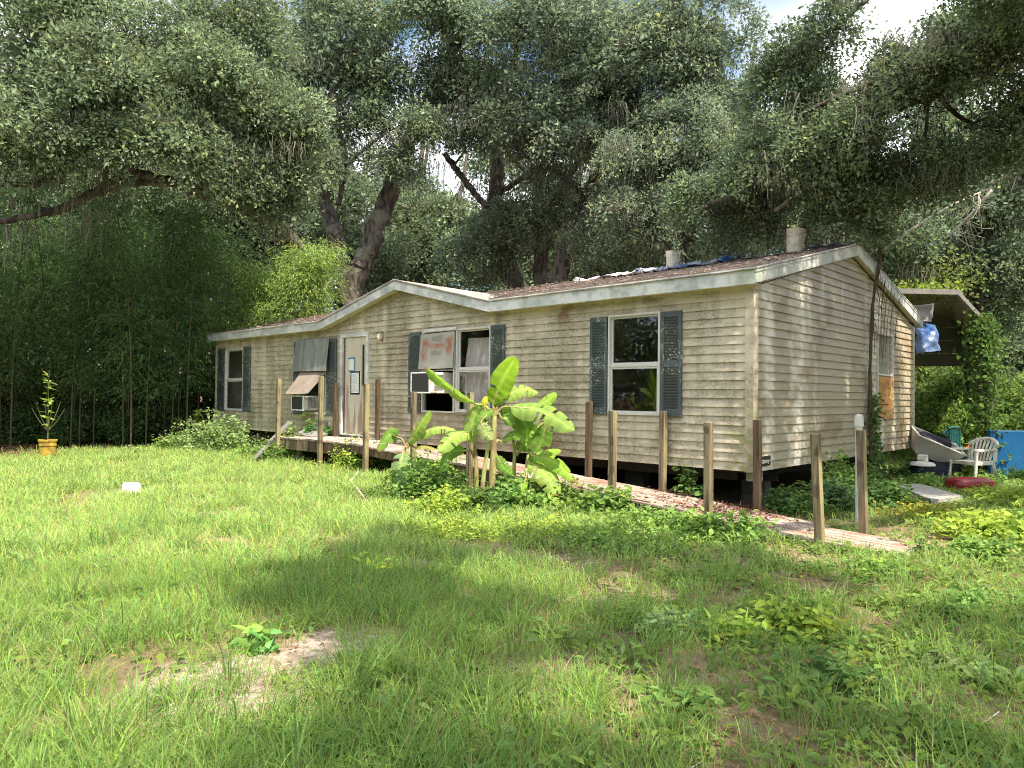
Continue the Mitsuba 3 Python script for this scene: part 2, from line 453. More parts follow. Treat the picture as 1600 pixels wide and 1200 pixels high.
# ------------------------------------------------------------------ the mobile home (front wall on y = 0 facing -y, end wall on x = 0 facing +x)
L, W, ZB, ZT, CO = 16.8, 7.49, 0.6, 3.13, 0.125
RIDGE_Y, RIDGE_Z, EAVE_Z, SL = 3.745, 4.29, 3.33, 0.24
DX, D0, D1, DZ = -7.75, -10.72, -4.92, 4.01          # the front gable: ridge, the two breaks in the eave, top of its fascia
home = thing('mobile_home', 'weathered cream mobile home with dark green shutters and mildewed lap siding', 'mobile home')


def lap_wall(outline, openings, to_world, bsdf, parent, seams, seed):
    """Overlapping siding boards on a wall plane: outline and openings in (u, z)."""
    g = np.random.default_rng(seed)
    wall = Polygon(outline)
    if openings: wall = wall.difference(unary_union([sbox(*o) for o in openings]))
    z0, z1, u0, u1 = wall.bounds[1], wall.bounds[3], wall.bounds[0], wall.bounds[2]
    for k in range(int(math.ceil((z1 - z0) / CO - 1e-6))):
        za, zb = z0 + k * CO, z0 + (k + 1) * CO
        cuts = sorted(g.uniform(u0, u1, seams)) if k % 2 == 0 else cuts
        edges = [u0] + list(cuts) + [u1]
        for a, b in zip(edges[:-1], edges[1:]):
            if b - a < 0.05: continue
            piece = wall.intersection(sbox(a + 0.002, za + 0.001, b - 0.002, zb + 0.0005))
            for q in getattr(piece, 'geoms', [piece]):
                if q.is_empty or q.geom_type != 'Polygon' or q.area < 4e-4: continue
                m = trimesh.creation.extrude_polygon(q, 1.0, engine='earcut')
                v = m.vertices
                out = np.where(v[:, 2] > 0.5, 0.003 + 0.022 * np.clip((zb - v[:, 1]) / CO, 0, 1) + 0.0035 * (meshkit.noise(np.stack([v[:, 0] * 0.7, v[:, 1] * 8, v[:, 0] * 0], 1), seed) - 0.5), -0.004)
                m = trimesh.Trimesh(to_world(v[:, 0], v[:, 1], out), m.faces, process=False)
                if np.linalg.det(np.array([to_world(1, 0, 0) - to_world(0, 0, 0), to_world(0, 1, 0) - to_world(0, 0, 0), to_world(0, 0, 1) - to_world(0, 0, 0)])) < 0: m.invert()
                part('siding_board', m, bsdf, parent)


def tw_front(u, z, o): return np.stack(np.broadcast_arrays(u, -np.asarray(o, float), z), -1).astype(float)
def tw_end(u, z, o): return np.stack(np.broadcast_arrays(np.asarray(o, float), u, z), -1).astype(float)


W1 = (-16.10, 1.14, -15.03, 2.84); W2 = (-11.70, 1.14, -10.72, 2.84); DOOR = (-10.08, 0.66, -8.95, 3.0)
W3A = (-7.03, 1.29, -6.10, 2.86); W3B = (-5.99, 1.31, -5.10, 2.86); W4 = (-2.36, 1.36, -1.47, 2.86)
WE = (5.12, 1.25, 5.98, 2.83)
front_open = [W1, W2, DOOR, W3A, W3B, W4]
front_outline = [(-L + 0.09, ZB), (-0.10, ZB), (-0.10, ZT + 0.02), (D1, ZT + 0.02), (DX, ZT + 0.02 + (DX - D0) * SL), (D0, ZT + 0.02), (-L + 0.09, ZT + 0.02)]
end_outline = [(0.10, ZB), (W - 0.08, ZB), (W - 0.08, ZT + 0.02), (RIDGE_Y, 4.09), (0.10, ZT + 0.02)]
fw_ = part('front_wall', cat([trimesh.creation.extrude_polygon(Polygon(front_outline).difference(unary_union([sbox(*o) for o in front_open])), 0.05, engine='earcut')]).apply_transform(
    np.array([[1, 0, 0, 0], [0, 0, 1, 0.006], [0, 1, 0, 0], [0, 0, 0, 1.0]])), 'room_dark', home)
lap_wall(front_outline, front_open, tw_front, 'siding_front', fw_, 4, 11)
ew_ = part('end_wall', trimesh.creation.extrude_polygon(Polygon(end_outline).difference(sbox(*WE)), 0.05, engine='earcut').apply_transform(
    np.array([[0, 0, -1, -0.006], [1, 0, 0, 0], [0, 1, 0, 0], [0, 0, 0, 1.0]])), 'room_dark', home)
lap_wall(end_outline, [WE], tw_end, 'siding_end', ew_, 1, 12)
part('rear_wall', box(-L, 0, W - 0.05, W, ZB, ZT), 'trim_cream', home)
part('left_wall', box(-L, -L + 0.05, 0.06, W - 0.06, ZB, ZT), 'trim_cream', home)
part('floor', box(-L + 0.06, -0.06, 0.06, W - 0.06, ZB - 0.02, ZB + 0.04), 'steel_dark', home)
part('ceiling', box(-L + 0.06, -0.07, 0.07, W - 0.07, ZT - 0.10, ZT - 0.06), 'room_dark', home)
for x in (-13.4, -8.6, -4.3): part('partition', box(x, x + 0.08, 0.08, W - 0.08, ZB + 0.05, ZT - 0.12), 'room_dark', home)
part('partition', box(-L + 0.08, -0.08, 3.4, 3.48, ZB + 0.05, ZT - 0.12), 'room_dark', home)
# corner posts
part('corner_post', cat([box(-0.10, 0.03, -0.032, 0.0, ZB - 0.01, ZT + 0.02, 0.004), box(0.001, 0.032, -0.029, 0.10, ZB - 0.01, ZT + 0.02, 0.004)]), 'siding_front', home)
part('corner_post', box(-L - 0.02, -L + 0.09, -0.032, 0.06, ZB - 0.01, ZT + 0.02, 0.004), 'siding_front', home)
part('corner_post', box(-0.03, 0.032, W - 0.08, W + 0.02, ZB - 0.01, ZT + 0.02, 0.004), 'trim_cream', home)
# frieze strip at the top of the front wall below the soffit
YF, XR = -0.25, 0.13


def slab(p, q, depth, up, out):
    """A board from p to q (its lower outer edge), 'depth' tall along up, 'out' thick along the outward normal (inwards)."""
    p, q, up, out = (np.array(a, float) for a in (p, q, up, out))
    v = np.array([a + b * up * depth + c * out for a in (p, q) for b in (0, 1) for c in (0, 1)])
    return trimesh.convex.convex_hull(v)


Zv = (0, 0, 1)
FB = EAVE_Z - 0.205
def deck(x0, x1, ya, side):
    yb = RIDGE_Y
    za = RIDGE_Z - SL * abs(ya - yb)
    return trimesh.convex.convex_hull(np.array([(x, y, z + h) for x in (x0, x1) for (y, z) in ((ya, za - 0.03), (yb, RIDGE_Z - 0.03 - side * 0.002)) for h in (0, -0.03)]))


part('roof_deck', cat([deck(-L - 0.08, D0, YF + 0.035, 0), deck(D0, D1, 0.08, 0), deck(D1, XR - 0.035, YF + 0.035, 0), deck(-L - 0.08, XR - 0.035, W + 0.22, 1)]), 'trim_cream', home)
IN = (0, 0.03, 0)
for a, b in (((-L - 0.1, FB), (D0, FB)), ((D0, FB), (DX, DZ - 0.205)), ((DX, DZ - 0.205), (D1, FB)), ((D1, FB), (XR, FB))):
    k = part('fascia_board', slab((a[0] + 0.002, YF, a[1]), (b[0] - 0.002, YF, b[1]), 0.2, Zv, IN), 'fascia_paint', home)
    part('drip_edge', slab((a[0] + 0.002, YF - 0.012, a[1] + 0.188), (b[0] - 0.002, YF - 0.012, b[1] + 0.188), 0.03, Zv, (0, 0.010, 0)), 'fascia_paint', k)
for (ya, yb) in ((YF + 0.0, RIDGE_Y), (W + 0.25, RIDGE_Y)):
    k = part('fascia_board', slab((XR, ya, FB + 0.002), (XR, yb, RIDGE_Z - 0.203), 0.2, Zv, (-0.03, 0, 0)), 'fascia_paint', home)
    part('drip_edge', slab((XR + 0.012, ya, FB + 0.150), (XR + 0.012, yb, RIDGE_Z - 0.055), 0.065, Zv, (-0.011, 0, 0)), 'fascia_paint', k)
for (a, b) in (((-L - 0.05, ZT + 0.012), (D0, ZT + 0.012)), ((D0, ZT + 0.012), (DX, ZT + 0.012 + (DX - D0) * SL)), ((DX, ZT + 0.012 + (DX - D0) * SL), (D1, ZT + 0.012)), ((D1, ZT + 0.012), (XR - 0.035, ZT + 0.012))):
    part('soffit_panel', slab((a[0], YF + 0.032, a[1]), (b[0], YF + 0.032, b[1]), 0.012, Zv, (0, 0.262, 0)), 'trim_cream', home)
part('rake_soffit', slab((0.03, 0.0, ZT + 0.03), (0.03, RIDGE_Y, 4.10), 0.012, Zv, (0.068, 0, 0)), 'trim_cream', home)
part('rake_soffit', slab((0.03, W + 0.2, ZT + 0.01), (0.03, RIDGE_Y, 4.10), 0.012, Zv, (0.068, 0, 0)), 'trim_cream', home)

# shingles: tabs in courses up each slope
tabs = []


def shingle_slope(x0, x1, y0, z0, y1, z1, seed, clip=None):
    g = np.random.default_rng(seed)
    n = int(math.hypot(y1 - y0, z1 - z0) / 0.14)
    dy, dz = (y1 - y0) / n, (z1 - z0) / n
    for k in range(n):
        xs = np.arange(x0 - (0.155 if k % 2 else 0.0), x1, 0.31)
        for x in xs:
            a, b = max(x + 0.003, x0), min(x + 0.307, x1)
            if b - a < 0.02: continue
            if clip and not clip((a + b) / 2, y0 + dy * k): continue
            o, ya, za = g.normal(0, 0.0018), y0 + dy * (k - 0.05), z0 + dz * (k - 0.05)
            lift = abs(g.normal(0, 0.004))
            tabs.append(((a, ya, za + 0.010 + o + lift), (b, ya, za + 0.010 + o + lift), (b, ya + dy * 1.15, za + dz * 1.15 + 0.003), (a, ya + dy * 1.15, za + dz * 1.15 + 0.003)))


def in_gable(x, y): return not (abs(x - DX) < (DZ - EAVE_Z) / SL - (y - YF) + 0.1 and y < 3) and not (D0 < x < D1 and y < 0.12)


shingle_slope(-L - 0.1, XR + 0.02, YF - 0.02, EAVE_Z - 0.018, RIDGE_Y, RIDGE_Z - 0.02, 1, in_gable)
shingle_slope(-L - 0.1, XR + 0.02, W + 0.25, EAVE_Z - 0.018, RIDGE_Y, RIDGE_Z - 0.02, 2)
q = np.array(tabs); low = q - np.array([0, 0, 0.012])
v = np.concatenate([q, low], 1).reshape(-1, 3)
f = (np.array([[0, 1, 2, 3], [0, 4, 5, 1], [0, 3, 7, 4], [1, 5, 6, 2], [4, 7, 6, 5]])[None] + 8 * np.arange(len(q))[:, None, None]).reshape(-1, 4)
part('shingles', (v, f), 'shingle', home, kind='stuff', label='faded brown asphalt shingles')
gb = []
YB = YF + (DZ - EAVE_Z) / SL
for s, xe in ((-1, D0), (1, D1)):
    e = np.array([(xe, YF - 0.02, EAVE_Z - 0.005), (DX, YF - 0.02, DZ + 0.003), (DX, YB, DZ + 0.003), (xe, YF - 0.02, EAVE_Z - 0.03), (DX, YF - 0.02, DZ - 0.03), (DX, YB, DZ - 0.03)])
    gb.append(trimesh.convex.convex_hull(e))
part('gable_roof', cat(gb), 'shingle', home)
caps = [trimesh.convex.convex_hull(np.array([(x, RIDGE_Y + s * 0.13, RIDGE_Z - 0.025 + h) for x in (x0 + 0.004, x0 + 0.30) for s in (-1, 1) for h in (0, 0.010)] + [(x, RIDGE_Y, RIDGE_Z + 0.012) for x in (x0 + 0.004, x0 + 0.30)])) for x0 in np.arange(-L - 0.1, XR - 0.1, 0.305)]
part('ridge_caps', cat(caps), 'shingle', home, kind='stuff')

# windows: frame, sashes, panes
def window(o, name='window', meet=None, panes=True, lower=True, rail=True):
    x0, z0, x1, z1 = o
    t = 0.034
    fr = cat([box(x0 - t, x0, -0.050, 0.05, z0 - t, z1 + t, 0.004), box(x1, x1 + t, -0.050, 0.05, z0 - t, z1 + t, 0.004),
              box(x0, x1, -0.047, 0.05, z1, z1 + t, 0.004), box(x0, x1, -0.052, 0.05, z0 - t, z0, 0.004)])
    k = part(name, fr, 'vinyl_white', home)
    zm = (z0 + z1) / 2 if meet is None else meet
    if rail:
        part('meeting_rail', box(x0 + 0.004, x1 - 0.004, -0.036, 0.02, zm - 0.022, zm + 0.022, 0.004), 'vinyl_white', k)
    for (a, b, y) in ((zm + 0.022, z1, 0.012), (z0, zm - 0.022, -0.012)):
        if a == z0 and not lower: continue
        part('sash', cat([box(x0 + 0.003, x0 + 0.030, y - 0.013, y + 0.02, a + 0.002, b - 0.002), box(x1 - 0.030, x1 - 0.003, y - 0.013, y + 0.02, a + 0.002, b - 0.002), box(x0 + 0.031, x1 - 0.031, y - 0.012, y + 0.019, b - 0.028, b - 0.003), box(x0 + 0.031, x1 - 0.031, y - 0.012, y + 0.019, a + 0.003, a + 0.028)]), 'vinyl_white', k)
        if panes:
            v = np.array([(x0 + 0.03, y + 0.004, a + 0.02), (x1 - 0.03, y + 0.004, a + 0.02), (x1 - 0.03, y + 0.004, b - 0.02), (x0 + 0.03, y + 0.004, b - 0.02)])
            part('pane', (v, np.array([[0, 1, 2], [0, 2, 3]])), 'glass', k)
    return k


window(W1); window(W2); window(W3A, lower=False, meet=2.06, panes=False, rail=False); window(W3B, meet=2.10); window(W4, meet=2.09)


def shutter(x0, x1, z0, z1):
    t = 0.055
    y1 = -0.022
    k = part('shutter', cat([box(x0, x0 + t, -0.058, y1, z0, z1, 0.004), box(x1 - t, x1, -0.058, y1, z0, z1, 0.004),
                             box(x0 + t, x1 - t, -0.056, y1, z1 - 0.09, z1, 0.004), box(x0 + t, x1 - t, -0.056, y1, z0, z0 + 0.11, 0.004),
                             box(x0 + t, x1 - t, -0.056, y1, (z0 + z1) / 2 - 0.05, (z0 + z1) / 2 + 0.05, 0.004), box(x0 + t, x1 - t, -0.032, y1, z0 + 0.1, z1 - 0.08)]), 'shutter_paint', home)
    lv = []
    for (a, b) in ((z0 + 0.12, (z0 + z1) / 2 - 0.055), ((z0 + z1) / 2 + 0.055, z1 - 0.10)):
        n = int((b - a) / 0.042)
        for i in range(n):
            z = a + (i + 0.5) * (b - a) / n
            m = box(x0 + t + 0.001, x1 - t - 0.001, -0.006, 0.006, -0.019, 0.019)
            rot(m, 32, (1, 0, 0)); move(m, 0, -0.043, z); lv.append(m)
    part('louvers', cat(lv), 'shutter_paint', k, kind='stuff')


for a, b, z0, z1 in ((-16.62, -16.15, 1.10, 2.92), (-14.98, -14.56, 1.10, 2.92), (-12.20, -11.76, 1.10, 2.92), (-10.66, -10.24, 1.10, 2.92), (-7.50, -7.08, 1.24, 2.90), (-5.05, -4.70, 1.24, 2.90), (-2.75, -2.41, 1.32, 2.88), (-1.42, -1.07, 1.32, 2.88)):
    shutter(a, b, z0, z1)

# the door
x0, z0, x1, z1 = DOOR
fr = cat([box(x0, x0 + 0.09, -0.055, 0.06, z0, z1, 0.006), box(x1 - 0.09, x1, -0.055, 0.06, z0, z1, 0.006), box(x0 + 0.09, x1 - 0.09, -0.052, 0.06, z1 - 0.09, z1, 0.006), box(x0 + 0.09, x1 - 0.09, -0.06, 0.06, z0, z0 + 0.035, 0.004)])
part('door_frame', fr, 'fascia_paint', home)
slit = (-9.235, 1.80, -9.135, 2.72)
leafp = sbox(x0 + 0.175, z0 + 0.045, x1 - 0.094, z1 - 0.096).difference(sbox(*slit))
dm = trimesh.creation.extrude_polygon(leafp, 0.04, engine='earcut').apply_transform(np.array([[1, 0, 0, 0], [0, 0, 1, -0.008], [0, 1, 0, 0], [0, 0, 0, 1.0]]))
door = part('door', dm, 'door_paint', home, label='dirty cream door with a narrow window slit')
part('door_jamb', box(x0 + 0.092, x0 + 0.172, 0.0, 0.05, z0 + 0.04, z1 - 0.095), 'door_edge', home)
part('window_slit', box(slit[0] + 0.002, slit[2] - 0.002, 0.006, 0.02, slit[1] + 0.002, slit[3] - 0.002), 'black_part', door)
part('slit_trim', cat([box(slit[0] - 0.018, slit[0], -0.016, -0.009, slit[1] - 0.018, slit[3] + 0.018), box(slit[2], slit[2] + 0.018, -0.016, -0.009, slit[1] - 0.018, slit[3] + 0.018),
                       box(slit[0], slit[2], -0.016, -0.009, slit[3], slit[3] + 0.018), box(slit[0], slit[2], -0.016, -0.009, slit[1] - 0.018, slit[1])]), 'trim_cream', door)
kn = lathe([(0, 0), (0.028, 0), (0.028, 0.008), (0.012, 0.012), (0.012, 0.035), (0.030, 0.045), (0.030, 0.062), (0, 0.072)], 16)
rot(kn, 90, (1, 0, 0)); move(kn, -9.09, -0.009, 1.58); part('door_knob', kn, 'metal_grey', door)
dbm = lathe([(0, 0), (0.026, 0), (0.026, 0.018), (0, 0.022)], 16); rot(dbm, 90, (1, 0, 0)); move(dbm, -9.09, -0.009, 1.77); part('dead_bolt', dbm, 'metal_grey', door)

# porch light
pl = part('porch_light', cat([box(-8.53, -8.33, -0.045, -0.018, 2.72, 3.0, 0.008), box(-8.50, -8.36, -0.17, -0.046, 2.965, 2.985, 0.004)]), 'trim_cream', home)
g = lathe([(0.0, -0.09), (0.05, -0.075), (0.065, -0.03), (0.06, 0.03), (0.03, 0.07), (0, 0.075)], 16); move(g, -8.42, -0.12, 2.86)
part('lamp_shade', g, 'trim_cream', pl)
part('bracket', tube(smooth_path(np.array([(-8.42, -0.03, 2.80), (-8.42, -0.10, 2.77), (-8.42, -0.12, 2.80)]), 4), 0.012, 6), 'door_edge', pl)

# end wall: narrow window over plywood
y0, z0, y1, z1 = WE
k = part('window', cat([box(-0.04, 0.045, y0 - 0.04, y0, z0 - 0.03, z1 + 0.04, 0.004), box(-0.04, 0.045, y1, y1 + 0.04, z0 - 0.03, z1 + 0.04, 0.004), box(-0.04, 0.042, y0, y1, z1, z1 + 0.04, 0.004), box(-0.04, 0.044, y0, y1, 2.05, 2.09, 0.004)]), 'vinyl_white', home)
v = np.array([(-0.002, y0, 2.09), (-0.002, y1, 2.09), (-0.002, y1, z1), (-0.002, y0, z1)])
part('pane', (v, np.array([[0, 1, 2], [0, 2, 3]])), 'glass', k)
part('insect_screen', box(-0.03, -0.026, y0 + 0.001, y1 - 0.001, 2.09, z1), 'gray_board', k)
ply_ = trimesh.creation.extrude_polygon(Polygon([(y0 + 0.0, 1.52), (y1 + 0.03, 1.50), (y1 + 0.03, 2.04), (y0, 2.04)]), 0.018, engine='earcut').apply_transform(np.array([[0, 0, 1, 0.026], [1, 0, 0, 0], [0, 1, 0, 0], [0, 0, 0, 1.0]]))
part('plywood_patch', ply_, 'plywood', home, label='bare plywood sheet covering the lower window')
ply_ = trimesh.creation.extrude_polygon(Polygon([(y0 + 0.03, 1.30), (y0 + 0.45, 1.22), (y1 + 0.04, 1.25), (y1 + 0.04, 1.49), (y0 + 0.02, 1.505)]), 0.018, engine='earcut').apply_transform(np.array([[0, 0, 1, 0.030], [1, 0, 0, 0], [0, 1, 0, 0], [0, 0, 0, 1.0]]))
part('plywood_patch', ply_, 'plywood', home, label='splintered lower piece of plywood')
pt = part('maker_plate', box(0.022, 0.032, 0.06, 0.50, 0.665, 0.80, 0.003), 'black_part', home, label='black plate low on the corner')
tm = meshkit.text_mesh('redsey', 0.055, 0.003, bold=True); w_ = tm.bounds[1][0]
tm.apply_transform(np.array([[0, 0, 1, 0.0325], [0.36 / w_, 0, 0, 0.10], [0, 1, 0, 0.705], [0, 0, 0, 1.0]])); part('lettering', tm, 'vinyl_white', pt)
# what shows below the floor
for y in (1.5, W - 1.5): part('chassis_beam', cat([box(-L + 0.3, -0.3, y - 0.05, y + 0.05, 0.33, 0.345), box(-L + 0.3, -0.3, y - 0.008, y + 0.008, 0.345, 0.565), box(-L + 0.3, -0.3, y - 0.05, y + 0.05, 0.565, 0.579)]), 'steel_dark', home)
for x in np.arange(-L + 0.8, -0.2, 2.2):
    for y in (1.4, W - 1.5):
        part('pier', cat([box(x - 0.2, x + 0.2, y - 0.1, y + 0.1, -0.1, 0.125, 0.01), box(x - 0.2, x + 0.2, y - 0.1, y + 0.1, 0.13, 0.325 if y > 1.45 else 0.33, 0.01)] + ([] if y > 1.3 else [box(x - 0.19, x + 0.19, y - 0.09, y + 0.09, 0.335, 0.575)])), 'concrete', home)
part('rim_joist', cat([box(-L + 0.1, -0.5, 0.55, 0.59, 0.40, 0.578), box(-0.46, -0.42, 0.7, W - 0.6, 0.42, 0.578)]), 'steel_dark', home)
part('floor_insulation', box(-0.30, -0.12, 0.42, 0.60, 0.42, 0.579, 0.01), 'white_dirty', home)

# ---- things on and in the front of the home
def ac_unit(x0, x1, z0, z1, yo, label):
    t = thing('air_conditioner', label, 'air conditioner', 'window air conditioners')
    part('case', cat([box(x0, x1, yo + 0.012, 0.25, z0, z1, 0.012)]), 'white_dirty', t)
    part('grille', box(x0 + 0.025, x1 - 0.025, yo, yo + 0.011, z0 + 0.025, z1 - 0.025), 'grille_dark', t)
    part('face_rim', cat([box(x0, x0 + 0.024, yo - 0.004, yo + 0.011, z0, z1), box(x1 - 0.024, x1, yo - 0.004, yo + 0.011, z0, z1), box(x0 + 0.024, x1 - 0.024, yo - 0.003, yo + 0.011, z0, z0 + 0.024), box(x0 + 0.024, x1 - 0.024, yo - 0.003, yo + 0.011, z1 - 0.024, z1)]), 'jug_white', t)
    sl = [box(x1 - 0.002, x1 + 0.006, yo + 0.12, yo + 0.34, z, z + 0.010) for z in np.arange(z0 + 0.06, z1 - 0.05, 0.024)]
    part('side_vents', cat(sl), 'grille_dark', t, kind='stuff')


ac_unit(-11.72, -11.16, 1.20, 1.56, -0.36, 'white window air conditioner with grey grille under the tilted brown canopy')
ac_unit(-6.86, -6.28, 1.64, 2.05, -0.48, 'white window air conditioner behind the banana leaf, below the rusty panel')


def sheet(corners, thick, bsdf, n=8, wave=0.0, seed=0):
    """A thin closed sheet through four corners (going round), slightly buckled."""
    a, b, c, d = (np.array(x, float) for x in corners)
    s = np.linspace(0, 1, n + 1)
    S, U = np.meshgrid(s, s, indexing='ij')
    P = (a * (1 - S[..., None]) + b * S[..., None]) * (1 - U[..., None]) + (d * (1 - S[..., None]) + c * S[..., None]) * U[..., None]
    nn = unit(np.cross(b - a, d - a))
    if wave: P = P + nn * (wave * (meshkit.fbm(P * 3.0, 3, seed) - 0.5))[..., None]
    v = np.vstack([P.reshape(-1, 3), (P - nn * thick).reshape(-1, 3)])
    m = n + 1; N = m * m
    i, j = np.meshgrid(np.arange(n), np.arange(n), indexing='ij')
    f = np.stack([i * m + j, (i + 1) * m + j, (i + 1) * m + j + 1, i * m + j + 1], -1).reshape(-1, 4)
    e = [(k, 0) for k in range(n)]; rim = []
    for k in range(n):
        rim += [(k * m, (k + 1) * m), ((k + 1) * m + n, k * m + n), (k + 1, k), (n * m + k, n * m + k + 1)]
    side = np.array([(p, p + N, q_ + N, q_) for p, q_ in rim])
    return trimesh.Trimesh(v, np.vstack([[[x[0], x[1], x[2]], [x[0], x[2], x[3]]] for x in np.vstack([f, f[:, ::-1] + N, side])]), process=False)


whole('metal_panel', sheet([(-12.08, -0.17, 2.17), (-10.50, -0.17, 2.15), (-10.50, -0.08, 2.96), (-12.02, -0.08, 2.96)], 0.012, 'tin', 10, 0.02, 3), 'tin', 'dull grey metal panel hung over the window left of the door', 'metal panel', smooth=40)
cn = thing('tilted_canopy', 'brown tilted tin canopy below the grey metal panel, over the left air conditioner', 'canopy')
part('sheet', sheet([(-11.86, -0.46, 1.60), (-11.12, -0.46, 1.60), (-10.78, -0.07, 2.20), (-11.72, -0.07, 2.20)], 0.010, 'canopy_tin', 8, 0.02, 4), 'canopy_tin', cn)
part('side_flap', sheet([(-11.11, -0.46, 1.60), (-10.90, -0.38, 1.62), (-10.55, -0.07, 2.17), (-10.77, -0.07, 2.20)], 0.008, 'canopy_tin', 6, 0.02, 5), 'canopy_tin', cn)
whole('rusty_panel', sheet([(-7.09, -0.12, 2.13), (-6.03, -0.12, 2.13), (-6.03, -0.075, 2.85), (-7.06, -0.075, 2.83)], 0.010, 'rust_panel', 10, 0.02, 6), 'rust_panel', 'grey panel with rust red stains over the window above the right air conditioner', 'metal panel', smooth=40)
part('window_head', box(-6.95, -5.98, -0.09, -0.053, 2.87, 2.93, 0.006), 'vinyl_white', home)
xs, zs = np.linspace(-5.93, -5.12, 40), np.linspace(1.33, 2.78, 16)
Xc, Zc = np.meshgrid(xs, zs, indexing='ij')
hang = 0.10 * np.sin((Xc + 5.5) * 4 + 0.5 * Zc) + 0.03 * np.sin(Xc * 46 + 6 * np.sin(Zc * 1.3)) + 0.02 * np.sin(Xc * 21 + Zc * 2)
sag = 0.10 * ((Xc + 5.5) / 0.4) ** 2
vc = np.stack([Xc + 0.12 * (1 - (Zc - 1.33) / 1.45) * (Xc + 5.3), 0.20 + hang * 0.5, Zc - 0.06 + 0.06 * sag], -1).reshape(-1, 3)
i, j = np.meshgrid(np.arange(39), np.arange(15), indexing='ij')
fc = np.stack([i * 16 + j, (i + 1) * 16 + j, (i + 1) * 16 + j + 1, i * 16 + j + 1], -1).reshape(-1, 4)
whole('curtain', (np.vstack([vc, vc + [0, 0.006, 0]]), np.vstack([fc, fc[:, ::-1] + len(vc)])), 'curtain_cloth', 'limp mauve grey curtain hanging inside the middle window', 'curtain', smooth=True)
nt = thing('paper_notice', 'white paper notice taped to the door with blue tape', 'notice')
part('sheet', box(-9.745, -9.57, -0.014, -0.010, 2.16, 2.42), 'paper', nt)
part('tape', cat([box(-9.79, -9.50, -0.018, -0.0145, 2.415, 2.45), box(-9.535, -9.505, -0.0175, -0.0145, 2.12, 2.414), box(-9.76, -9.60, -0.018, -0.0145, 2.12, 2.15)]), 'tape_blue', nt)
nt = thing('framed_notice', 'white notice sheet with thick black border on the door', 'notice')
part('border', cat([box(-9.68, -9.645, -0.016, -0.0095, 1.60, 2.13), box(-9.345, -9.31, -0.016, -0.0095, 1.60, 2.13), box(-9.645, -9.345, -0.0155, -0.0095, 2.095, 2.13), box(-9.645, -9.345, -0.0155, -0.0095, 1.60, 1.635)]), 'black_part', nt)
part('sheet', box(-9.645, -9.345, -0.013, -0.0095, 1.635, 2.095), 'paper', nt)
g = np.random.default_rng(5)
part('print_lines', cat([box(-9.62, -9.62 + 0.25 * g.uniform(0.6, 1), -0.0142, -0.0131, z, z + 0.006) for z in np.arange(1.66, 2.06, 0.02)]), 'ink', nt, kind='stuff')

# ---- on the roof
def bucket(x, y, z, r0, r1, h, label, tilt=0):
    t = thing('roof_bucket', label, 'bucket', 'buckets on the roof ridge')
    prof = [(0, 0), (r0, 0), (r0 + 0.005, 0.01), (r1 * 0.965, h * 0.80), (r1 * 1.03, h * 0.80), (r1 * 1.03, h * 0.84), (r1, h * 0.85), (r1, h * 0.95), (r1 * 1.05, h * 0.955), (r1 * 1.05, h), (r1 * 0.97, h), (r0 * 0.95, 0.03), (0, 0.03)]
    for nm_, m in (('body', lathe(prof, 28)),):
        rot(m, tilt, (0, 1, 0.3)); move(m, x, y, z); part(nm_, m, 'bucket_plastic', t, smooth=30)
    ang = np.linspace(0.2, math.pi - 0.2, 14)
    hp = np.stack([r1 * 1.06 * np.cos(ang), -r1 * 1.08 * np.sin(ang) ** 0.5, h * 0.9 - 0.10 * np.sin(ang)], 1)
    m = tube(hp, 0.004, 5); rot(m, tilt, (0, 1, 0.3)); move(m, x, y, z); part('handle', m, 'metal_grey', t)


bucket(-3.42, 3.55, 4.235, 0.115, 0.145, 0.36, 'dirty pale bucket standing on the roof beside the crumpled blue tarp', 2)
bucket(-0.85, 3.42, 4.20, 0.13, 0.165, 0.43, 'dirty pale bucket near the right end of the roof ridge', 5)


def crumple(x0, x1, y0, y1, zf, amp, nx, ny, seed, drop=None):
    xs, ys = np.linspace(x0, x1, nx), np.linspace(y0, y1, ny)
    Xg, Yg = np.meshgrid(xs, ys, indexing='ij')
    p = np.stack([Xg, Yg, Xg * 0], -1)
    n1 = meshkit.fbm(p * 4.2, 4, seed); n2 = meshkit.fbm(p * 3.1 + 7, 3, seed + 9)
    Zg = zf(Xg, Yg) + 0.012 + amp * np.abs(n1 - 0.5) * 2.2
    v = np.stack([Xg + 0.3 * (n2 - 0.5), Yg + 0.35 * (n1 - 0.5), Zg], -1).reshape(-1, 3)
    i, j = np.meshgrid(np.arange(nx - 1), np.arange(ny - 1), indexing='ij')
    f = np.stack([i * ny + j, (i + 1) * ny + j, (i + 1) * ny + j + 1, i * ny + j + 1], -1).reshape(-1, 4)
    return np.vstack([v, v - [0, 0, 0.006]]), np.vstack([f, f[:, ::-1] + len(v)])


def roof_z(x, y): return RIDGE_Z - SL * np.abs(y - RIDGE_Y)


